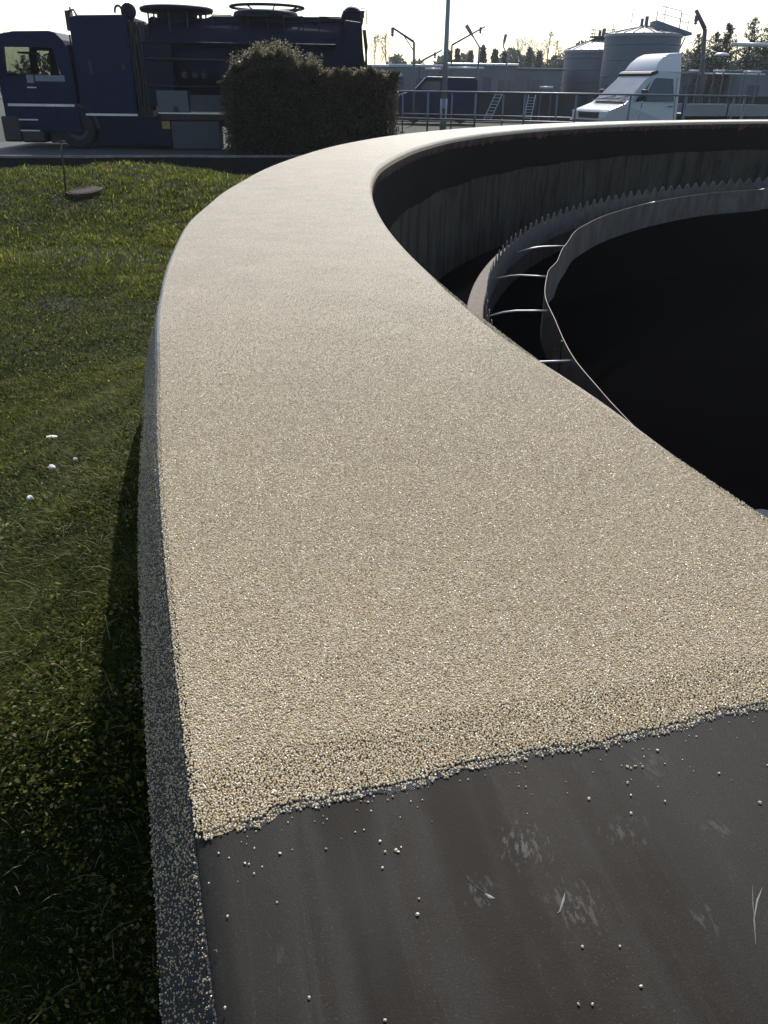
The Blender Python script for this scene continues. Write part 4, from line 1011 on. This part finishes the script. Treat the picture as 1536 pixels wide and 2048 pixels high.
# davit cranes
M_dav = simple('davit_steel', (.10, .10, .11), .55, .3, var=.2)
def davit(pts, Y, label, brace=None, hook=None, r=.055):
    base = P(pts[0][0], pts[0][1], Y)
    e = empty('davit_crane', (base.x, Y, 0), 0, label, 'davit crane', 'davit cranes over the basins')
    Q = [Vector((0, 0, 0))]+[P(u, v, Y)-Vector((base.x, Y, 0)) for u, v in pts[0:]]
    m = MB(); m.tube(Q[:-1], r, 8); m.build('mast', M_dav, e, True)
    m = MB(); m.tube([Q[-2], Q[-1]], [r, r*.8], 8); m.build('jib', M_dav, e, True)
    if brace:
        a_, b_ = [P(u, v, Y)-Vector((base.x, Y, 0)) for u, v in brace]; m = MB(); m.tube([a_, b_], r*.45, 6); m.build('brace', M_dav, e, True)
    if hook:
        h_ = P(hook[0], hook[1], Y)-Vector((base.x, Y, 0)); m = MB(); m.box((h_.x-.07, -.07, h_.z-.14), (h_.x+.07, .07, h_.z+.10)); m.lathe([(.03, h_.z-.26), (.09, h_.z-.2), (.03, h_.z-.14)], 10, (h_.x, 0, 0)); m.build('pulley', M_dav, e)
davit([(828, 184), (828, 84), (785, 55)], 44, 'davit crane with a braced jib pointing up to the left, left of the lamp post', ((806, 69), (827, 101)), (785, 60))
davit([(903, 120), (904, 90), (970, 53)], 58, 'davit crane with a long jib pointing up to the right, right of the lamp post', None, (961, 58))
davit([(838, 124), (845, 121), (884, 100)], 62, 'low davit crane whose jib slants up behind the lamp post', None, (870, 108), .06)
davit([(1405, 150), (1406, 112), (1410, 58), (1392, 20)], 42, 'thick bent davit crane in front of the spruces at the right', None, (1393, 36), .10)

# ------------------------------------------------------------------ far basin wall and plant
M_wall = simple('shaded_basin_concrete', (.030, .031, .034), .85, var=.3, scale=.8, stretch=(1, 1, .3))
bw = empty('basin', (0, 50, 0), 0, 'long low concrete basin wall with ribs running behind the railings', 'basin')
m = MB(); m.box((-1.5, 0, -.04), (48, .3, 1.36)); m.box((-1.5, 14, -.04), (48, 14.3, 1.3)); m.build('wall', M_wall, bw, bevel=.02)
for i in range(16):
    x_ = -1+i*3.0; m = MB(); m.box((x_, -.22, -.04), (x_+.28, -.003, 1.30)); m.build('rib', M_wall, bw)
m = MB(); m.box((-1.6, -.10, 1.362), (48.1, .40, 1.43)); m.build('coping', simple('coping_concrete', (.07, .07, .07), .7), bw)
M_bldg = simple('grey_cladding', (.12, .13, .145), .6, var=.2, scale=.6)
M_roof = simple('pale_roof_sheet', (.50, .52, .54), .3, .2, var=.1)
M_dkblue = simple('dark_blue_shed', (.05, .065, .11), .6, var=.3, scale=.7)
def building(u0, u1, vt_, Y, dep, label, mat=M_bldg, roofmat=None, doors=(), over=.15, cat='building', name='plant_building', pv=0):
    a_, b_ = P(u0, 170, Y), P(u1, 170, Y); zt = P((u0+u1)/2, vt_, Y).z
    e = empty(name, (a_.x, Y, 0), 0, label, cat); L_ = b_.x-a_.x
    m = MB(); m.box((0, 0, 0), (L_, dep, zt)); w_ = m.build('wall', mat, e)
    m = MB(); m.prism([(-over, zt+.002), (L_+over, zt+.002), (L_+over, zt+.14), (-over, zt+.14)], -over, dep+over); m.build('roof', roofmat or M_roof, e, bevel=.02)
    n_ = max(2, int(L_/1.8))
    for i in range(1, n_):
        m = MB(); m.box((L_*i/n_-.05, -.04, .1), (L_*i/n_+.05, -.002, zt-.02)); m.build('pilaster', mat, e)
    for (f0, f1, z0, z1, mt) in doors:
        m = MB(); m.box((L_*f0, -.03, z0), (L_*f1, -.003, z1)); m.build('window' if z0 > .3 else 'door', mt, e)
    return e
building(690, 880, 134, 66, 8, 'long low grey building with a pale flat roof left of the lamp post', M_bldg, None, [(.1, .25, .5, 2.2, M_dkblue), (.35, .62, .4, 2.3, M_dkblue), (.75, .9, .5, 2.2, M_dkblue)])
building(897, 1030, 131, 68, 7, 'grey building with a pale flat roof right of the lamp post', M_bldg, None, [(.1, .3, .8, 2.3, M_dkblue), (.5, .64, 0.02, 2.4, M_dkblue), (.75, .93, .9, 2.2, M_vg)])
building(1000, 1122, 140, 74, 6, 'low pale grey shed beside the digester tanks', simple('pale_cladding', (.16, .175, .19), .6, var=.12), simple('dark_roof_edge', (.10, .11, .12), .6), [(.1, .25, .02, 2.4, M_bldg), (.45, .7, .5, 2.3, M_bldg)])
building(1352, 1490, 150, 60, 7, 'low dark plant building below the spruces at the right', simple('dark_green_grey_wall', (.10, .115, .115), .7, var=.3), M_bldg, [(.1, .25, .8, 2.0, M_dkblue), (.5, .7, .6, 2.0, M_bldg)])
building(1480, 1640, 146, 57, 7, 'grey plant building cut off by the right edge of the picture', M_bldg, M_bldg, [(.1, .25, .8, 2.0, M_dkblue)])
building(745, 800, 155, 58, 3, 'small dark blue shed just right of the hedge', M_dkblue, M_dkblue, [(.3, .6, .02, 1.8, M_blk)])
# pale pipes on stands: the bright dashes above the basin
def pipe_run(u0, u1, v, Y, label, r=.06):
    a_, b_ = P(u0, v, Y), P(u1, v, Y); e = empty('pipe', (a_.x, Y, 0), 0, label, 'pipe', 'pale pipes over the far basins')
    L_ = b_.x-a_.x; z_ = (a_.z+b_.z)/2
    m = MB(); m.tube([(0, 0, z_), (L_, 0, z_)], r, 10); m.build('tube', M_roof, e, True)
    for f_ in (.1, .9): m = MB(); m.tube([(L_*f_, 0, 0), (L_*f_, 0, z_-r)], .035, 6); m.build('stand', M_dav, e)
pipe_run(778, 888, 131, 54, 'pale horizontal pipe left of the lamp post under the long roof')
pipe_run(894, 968, 136, 54, 'pale horizontal pipe just right of the lamp post')
pipe_run(850, 882, 138, 53, 'short pale pipe just left of the lamp post')
pipe_run(1378, 1400, 142, 45, 'short white pipe above the load bed, left of its neighbour', .05)
pipe_run(1427, 1450, 142, 45, 'short white pipe above the load bed, second from the left', .05)
pipe_run(1488, 1522, 144, 45, 'longer white pipe near the right edge of the picture', .05)
pipe_run(1400, 1530, 148, 46.5, 'long thin white pipe low in front of the right-hand plant buildings', .035)
pipe_run(1080, 1106, 175, 48, 'short pale pipe resting low by the basin rim near the digesters', .06)
pipe_run(1462, 1600, 90, 48, 'high dark pipe bridge crossing the spruces at the right edge', .10)
# blue van far behind
bvp = P(808, 200, 46); e = empty('parked_van', (bvp.x+3.7, bvp.y, 0), R_(180), 'small dark blue van parked left of the lamp post', 'van')
m = MB(); m.prism([(0, .35), (0, 1.95), (.15, 2.08), (2.6, 2.10), (3.2, 1.5), (4.0, 1.25), (4.05, .35)], -.9, .9, lambda z: max(0, (z-1.2)*.12)); vb_ = m.build('body', M_blue, e, bevel=.06)
m = MB(); m.prism([(1.9, 1.35), (3.05, 1.35), (2.62, 1.88), (1.9, 1.88)], -.86, .86); m.build('side_window', M_vg, vb_)
for x_ in (.8, 3.2):
    m = MB(); m.lathe([(0, -.92), (.33, -.92), (.33, .92), (0, .92)], 20, (x_, 0, .33), axis='y'); m.build('wheel', M_tyre, e)

# ladders leaning on the basin
def ladder(u0, v0, u1, v1, Y, label):
    a_, b_ = P(u0, v0, Y), P(u1, v1, Y-.6); e = empty('ladder', (a_.x, a_.y, 0), 0, label, 'ladder', 'ladders leaning on the basin')
    A0 = Vector((0, -.4, .05)); B0 = b_-Vector((a_.x, a_.y, 0)); B0.y = .0; s_ = Vector((.19, 0, 0))
    for k_ in (-1, 1): m = MB(); m.tube([A0+s_*k_, B0+s_*k_], .025, 6); m.build('stile', M_alu, e)
    m = MB()
    for i in range(1, 9): q_ = A0.lerp(B0, i/9); m.tube([q_-s_, q_+s_], .018, 6)
    m.build('rungs', M_alu, e)
ladder(972, 240, 1003, 183, 49, 'aluminium ladder leaning on the basin wall, left of its neighbour')
ladder(1052, 240, 1068, 190, 49, 'aluminium ladder leaning on the basin wall, right of its neighbour')

# digesters
M_dig = simple('blue_grey_tank_steel', (.085, .105, .14), .55, .2, var=.12, scale=.5, stretch=(1, 1, .4))
M_dig2 = simple('tank_roof_sheet', (.24, .25, .27), .4, .3, var=.1, scale=.5)
def digester(u0, u1, vtop, Y, apex, label, rail=True):
    a_, b_ = P(u0, 170, Y), P(u1, 170, Y); R1 = (b_.x-a_.x)/2; zt = P((u0+u1)/2, vtop, Y).z
    e = empty('digester', ((a_.x+b_.x)/2, Y, 0), 0, label, 'storage tank', 'digester tanks')
    m = MB(); m.lathe([(R1, 0), (R1, zt)], 64); m.build('shell', M_dig, e, True)
    m = MB(); m.lathe([(R1+.08, zt-.18), (R1+.10, zt-.02), (R1+.08, zt+.02), (R1*.16, zt+apex), (0, zt+apex)], 48); m.build('roof', M_dig2, e)
    m = MB()
    for i in range(5): z_ = zt*(i+.5)/5.2; m.lathe([(R1+.003, z_-.03), (R1+.035, z_), (R1+.003, z_+.03)], 64)
    m.build('hoop', M_dig, e)
    m = MB()
    for i in range(24):
        t_ = i*math.pi/12; m.tube([((R1+.05)*math.cos(t_), (R1+.05)*math.sin(t_), zt+.06), (R1*.16*math.cos(t_), R1*.16*math.sin(t_), zt+apex+.05)], .035, 4)
    m.build('roof_rib', M_dig, e)
    m = MB(); m.lathe([(0, zt+apex-.02), (R1*.15, zt+apex-.02), (R1*.15, zt+apex+.12), (0, zt+apex+.12)], 20); m.tube([(.1, 0, zt+apex), (.1, 0, zt+apex+.75)], .14, 8); m.tube([(-.25, 0, zt+apex), (-.25, 0, zt+apex+.6)], .12, 8); m.tube([(.8, 0, zt+apex-.05), (.85, 0, zt+apex+1.15)], .035, 5); m.build('vent_stack', M_dig, e)
    return e, R1, zt
e, R1, zt = digester(1200, 1345, 70, 72, .5, 'taller round steel digester tank with railings and vent stacks on its roof')
m = MB()
for k_ in range(3):
    y0_ = -.3+k_*.3
for z_ in (.55, 1.05):
    m.tube([(.9, -.5, zt+.95+z_-.1), (2.2, -R1*.55, zt+.45+z_), (R1*.75, -R1*.6, zt+.30+z_), (R1+.25, -.6, zt+.25+z_)], .025, 5)
for x_, y_, z_ in ((1.2, -.8, .82), (2.2, -R1*.55, .42), (R1*.75, -R1*.6, .25), (R1+.25, -.6, .15)): m.tube([(x_, y_, zt+z_-.2), (x_, y_, zt+z_+1.1)], .03, 5)
m.tube([(-1.2, -.5, zt+.8), (-1.2, -.5, zt+1.7)], .03, 5)
m.build('roof_railing', M_dav, e)
m = MB(); m.prism([(R1*.15, zt-.05), (R1+.35, zt-.05), (R1+.35, zt+.12), (R1*.15, zt+.9)], -R1*.55, .2); m.build('roof_platform', M_dig, e)
m = MB(); m.tube([(R1+.3, -.3, zt-.1), (R1+.02, -.3, zt-.9)], .05, 5); m.build('platform_brace', M_dav, e)
e, R1, zt = digester(1124, 1262, 102, 80, .95, 'shorter round steel digester tank partly hidden behind the taller one')
m = MB(); 
for z_ in (.5, 1.0): m.torus(1.0, .025, (-.0, 0, zt+1.0+z_*.6), 20, 5)
for i in range(9): t_ = i*.7; m.tube([(1.0*math.cos(t_), 1.0*math.sin(t_), zt+.9), (1.0*math.cos(t_), 1.0*math.sin(t_), zt+1.6)], .025, 5)
m.lathe([(0, zt+1.0), (1.1, zt+1.0), (1.1, zt+1.1), (0, zt+1.1)], 20)
m.build('roof_railing', M_dav, e)

# ------------------------------------------------------------------ trees
M_needle = leaf_mat('spruce_needles', (.020, .035, .020), (.055, .075, .040), .15)
M_far = leaf_mat('haze_pale_foliage', (.075, .092, .075), (.13, .14, .105), .25)  # lightened and greyed: distance haze is put into the leaf colour
M_bare = leaf_mat('pale_catkins', (.10, .095, .085), (.17, .155, .13), .2)
def spruce(u, vtop, Y, spread, label, dens=1.0, group='spruces at the right'):
    b_ = P(u, 170, Y); H_ = P(u, vtop, Y).z; r5 = random.Random(int(u*7+vtop)); spread *= 1.25; dens *= 1.5
    e = empty('spruce_tree', (b_.x, Y, 0), 0, label, 'tree', group)
    m = MB(); m.tube([(0, 0, -.05), (.02, 0, H_*.5), (0, 0, H_)], [H_*.02, H_*.012, .01], 8); m.build('trunk', M_bark, e, True)
    pts = []; lm = MB(); k_ = H_*.16
    while k_ < H_*.985:
        f_ = 1-k_/H_; n_ = 5+int(f_*3)
        for i in range(n_):
            a_ = r5.random()*6.283; L_ = spread*(f_**.85)*r5.uniform(.55, 1.15)+.05; dz = L_*r5.uniform(-.1, .45)
            p0 = Vector((0, 0, k_)); p1 = Vector((L_*math.cos(a_), L_*math.sin(a_), k_+dz)); pm = (p0+p1)/2-Vector((0, 0, L_*.12))
            lm.tube([p0, pm, p1], [.02*f_+.006, .012, .004], 4)
            for q_ in range(int((9+L_*26)*dens)):
                t_ = r5.uniform(.12, 1.03); c = p0.lerp(pm, t_*2) if t_ < .5 else pm.lerp(p1, (t_-.5)*2)
                w_ = .10*L_*(1.1-t_)+.02; pts.append((c.x+r5.gauss(0, w_), c.y+r5.gauss(0, w_), c.z+r5.gauss(0, .03)-.02))
        k_ += H_*.035*r5.uniform(.7, 1.3)
    lm.build('limb', M_bark, e); leaf_cloud('crown', pts, .16, M_needle, e, aspect=.35)
spruce(1383, 62, 62, 1.9, 'leftmost thin spruce at the right, beside the taller digester', .5)
spruce(1415, 62, 60, 2.2, 'spruce directly behind the thick bent davit crane', .8)
spruce(1437, 45, 64, 2.1, 'dense spruce standing just right of the bent davit crane', 1.3)
spruce(1484, 30, 60, 2.0, 'thin-topped spruce where the high pipe bridge begins', .7)
spruce(1523, 22, 62, 2.6, 'tallest spruce, next to the right edge of the picture', 1.0)
def far_conifer(u, vtop, Y, wpx, label):
    b_ = P(u, 170, Y); H_ = P(u, vtop, Y).z; R1 = (P(u+wpx/2, 170, Y).x-b_.x)
    e = empty('far_conifer', (b_.x, Y, 0), 0, label, 'tree', 'small conifers on the skyline')
    n_ = 1500; t_ = rng.random(n_)**.8; a_ = rng.random(n_)*6.283; rr_ = R1*(1-t_)**.7*rng.random(n_)**.4*(1+.2*np.sin(a_*3+t_*20))
    C = np.stack([rr_*np.cos(a_), rr_*np.sin(a_), .5+(H_-.5)*t_], 1)
    leaf_cloud('crown', C, .42, M_far, e); m = MB(); m.tube([(0, 0, 0), (0, 0, H_*.8)], [.12, .04], 6); m.build('trunk', M_bark, e)
for i, (u, vt_, w_, l_) in enumerate([(962, 97, 19, 'pointed small conifer first right of the tilted street lamp'), (986, 102, 22, 'broad small conifer second right of the tilted street lamp'), (1006, 106, 14, 'small conifer directly under the paddle-headed street lamp'), (1054, 100, 16, 'dark leaning conifer in the middle of the skyline wood'), (1074, 105, 13, 'narrow conifer right of the dark leaning one'), (938, 104, 14, 'small conifer under the tilted street lamp head'), (912, 100, 9, 'slim conifer between the lamp post and the tilted street lamp'), (896, 104, 14, 'small conifer hidden partly behind the lamp post')]):
    far_conifer(u, vt_, 112+i*2, w_*1.2, l_)
def bare_tree(u, vtop, Y, wd, label, cat_n=500, group='bare birches on the skyline'):
    b_ = P(u, 170, Y); H_ = P(u, vtop, Y).z; r5 = random.Random(int(u*3))
    e = empty('birch_tree', (b_.x, Y, 0), 0, label, 'tree', group)
    lm = MB(); tips = []
    def grow(p, d_, L_, r, k_):
        q_ = p+d_*L_; lm.tube([p, (p+q_)/2+Vector((r5.gauss(0, .04), 0, 0))*L_, q_], [r, r*.8, r*.55], 4, False)
        if k_ == 0: tips.append(q_); return
        for i in range(3):
            nd = (d_+Vector((r5.gauss(0, .42), r5.gauss(0, .42), r5.uniform(.0, .45)))).normalized(); grow(p.lerp(q_, r5.uniform(.45, 1)), nd, L_*r5.uniform(.55, .8), r*.55, k_-1); 
    m = MB(); m.tube([(0, 0, 0), (r5.gauss(0, .1), 0, H_*.45), (r5.gauss(0, .1), 0, H_)], [.10, .06, .012], 6); m.build('trunk', M_bark, e, True)
    for i in range(11):
        z_ = H_*r5.uniform(.25, .92); d_ = Vector((r5.gauss(0, 1)*.45*wd, r5.gauss(0, 1)*.45*wd, 1)).normalized()
        grow(Vector((0, 0, z_)), d_, (H_-z_)*.42+.25, .026, 2)
    lm.build('limb', M_bark, e)
    C = [(t_.x+r5.gauss(0, .15), t_.y+r5.gauss(0, .15), t_.z+r5.gauss(0, .15)) for t_ in tips for _ in range(max(1, cat_n//len(tips)))]
    leaf_cloud('crown', C, .12, M_bare, e)
for u, vt_, w_, l_ in [(750, 72, .5, 'leftmost bare birch on the skyline, right of the truck'), (771, 70, .5, 'slender bare birch, second on the skyline right of the truck'), (1032, 78, 1.2, 'spreading bare birch right of the paddle-headed street lamp'), (1052, 70, .8, 'tall bare birch above the dark leaning conifer'), (1090, 68, .5, 'thin tall birch left of the digester tanks'), (1108, 88, .9, 'low bushy birch touching the shorter digester')]:
    bare_tree(u, vt_, 106, w_, l_)
# distant wood: one uncountable mass
n = 42000; u_ = rng.uniform(700, 1620, n); X = (u_-768)*.0559*130/100*.93; top = 6.3+.8*np.sin(X*.23)+.7*np.sin(X*.71+1)+.6*np.sin(X*1.9)
top = np.where(u_ < 1000, top-2.0, top)
Z = top*rng.random(n)**.6; Yw = 128+rng.random(n)*8
o = leaf_cloud('far_wood', np.stack([X, Yw, Z], 1), .55, M_far); tag(o, kind='stuff')
n = 6000; X = rng.uniform(-75, -14, n); Z = (3.4+1.0*np.sin(X*.3)+.6*np.sin(X*.9))*rng.random(n)**.6; Yw = 100+rng.random(n)*6
o = leaf_cloud('far_shrubs', np.stack([X, Yw, Z], 1), .6, M_far); tag(o, kind='stuff')
# shallow round lamp shade that catches the sun at the right
lpp = P(1443, 110, 40); e = empty('yard_lamp', (lpp.x, lpp.y, 0), 0, 'yard lamp with a wide bright disc shade in front of the spruces', 'lamp')
m = MB(); m.lathe([(0, .10), (.20, .08), (.31, .02), (.33, -.03), (.30, -.04), (0, -.02)], 28, (0, 0, lpp.z)); m.build('lamp_shade', M_roof, e, True)
m = MB(); m.tube([(0, .05, lpp.z+.05), (-.3, .3, lpp.z+.14), (-.62, .6, lpp.z-.05), (-.66, .65, 0)], .03, 7); m.build('pole', M_post, e, True)

# ------------------------------------------------------------------ air
hz = MB(); hz.box((-260, -40, -6), (260, 170, 13)); b = NB('thin_haze')
b.n.remove(b.b); pv = b.N('ShaderNodeVolumePrincipled'); pv.inputs['Color'].default_value = (.90, .94, 1, 1); pv.inputs['Density'].default_value = .00033; pv.inputs['Anisotropy'].default_value = .45
b.L(pv.outputs[0], b.out.inputs['Volume']); o = hz.build('haze', b.m); tag(o, kind='stuff')
scene.cycles.volume_max_steps = 64; scene.cycles.volume_bounces = 0
print('done', len(bpy.data.objects))
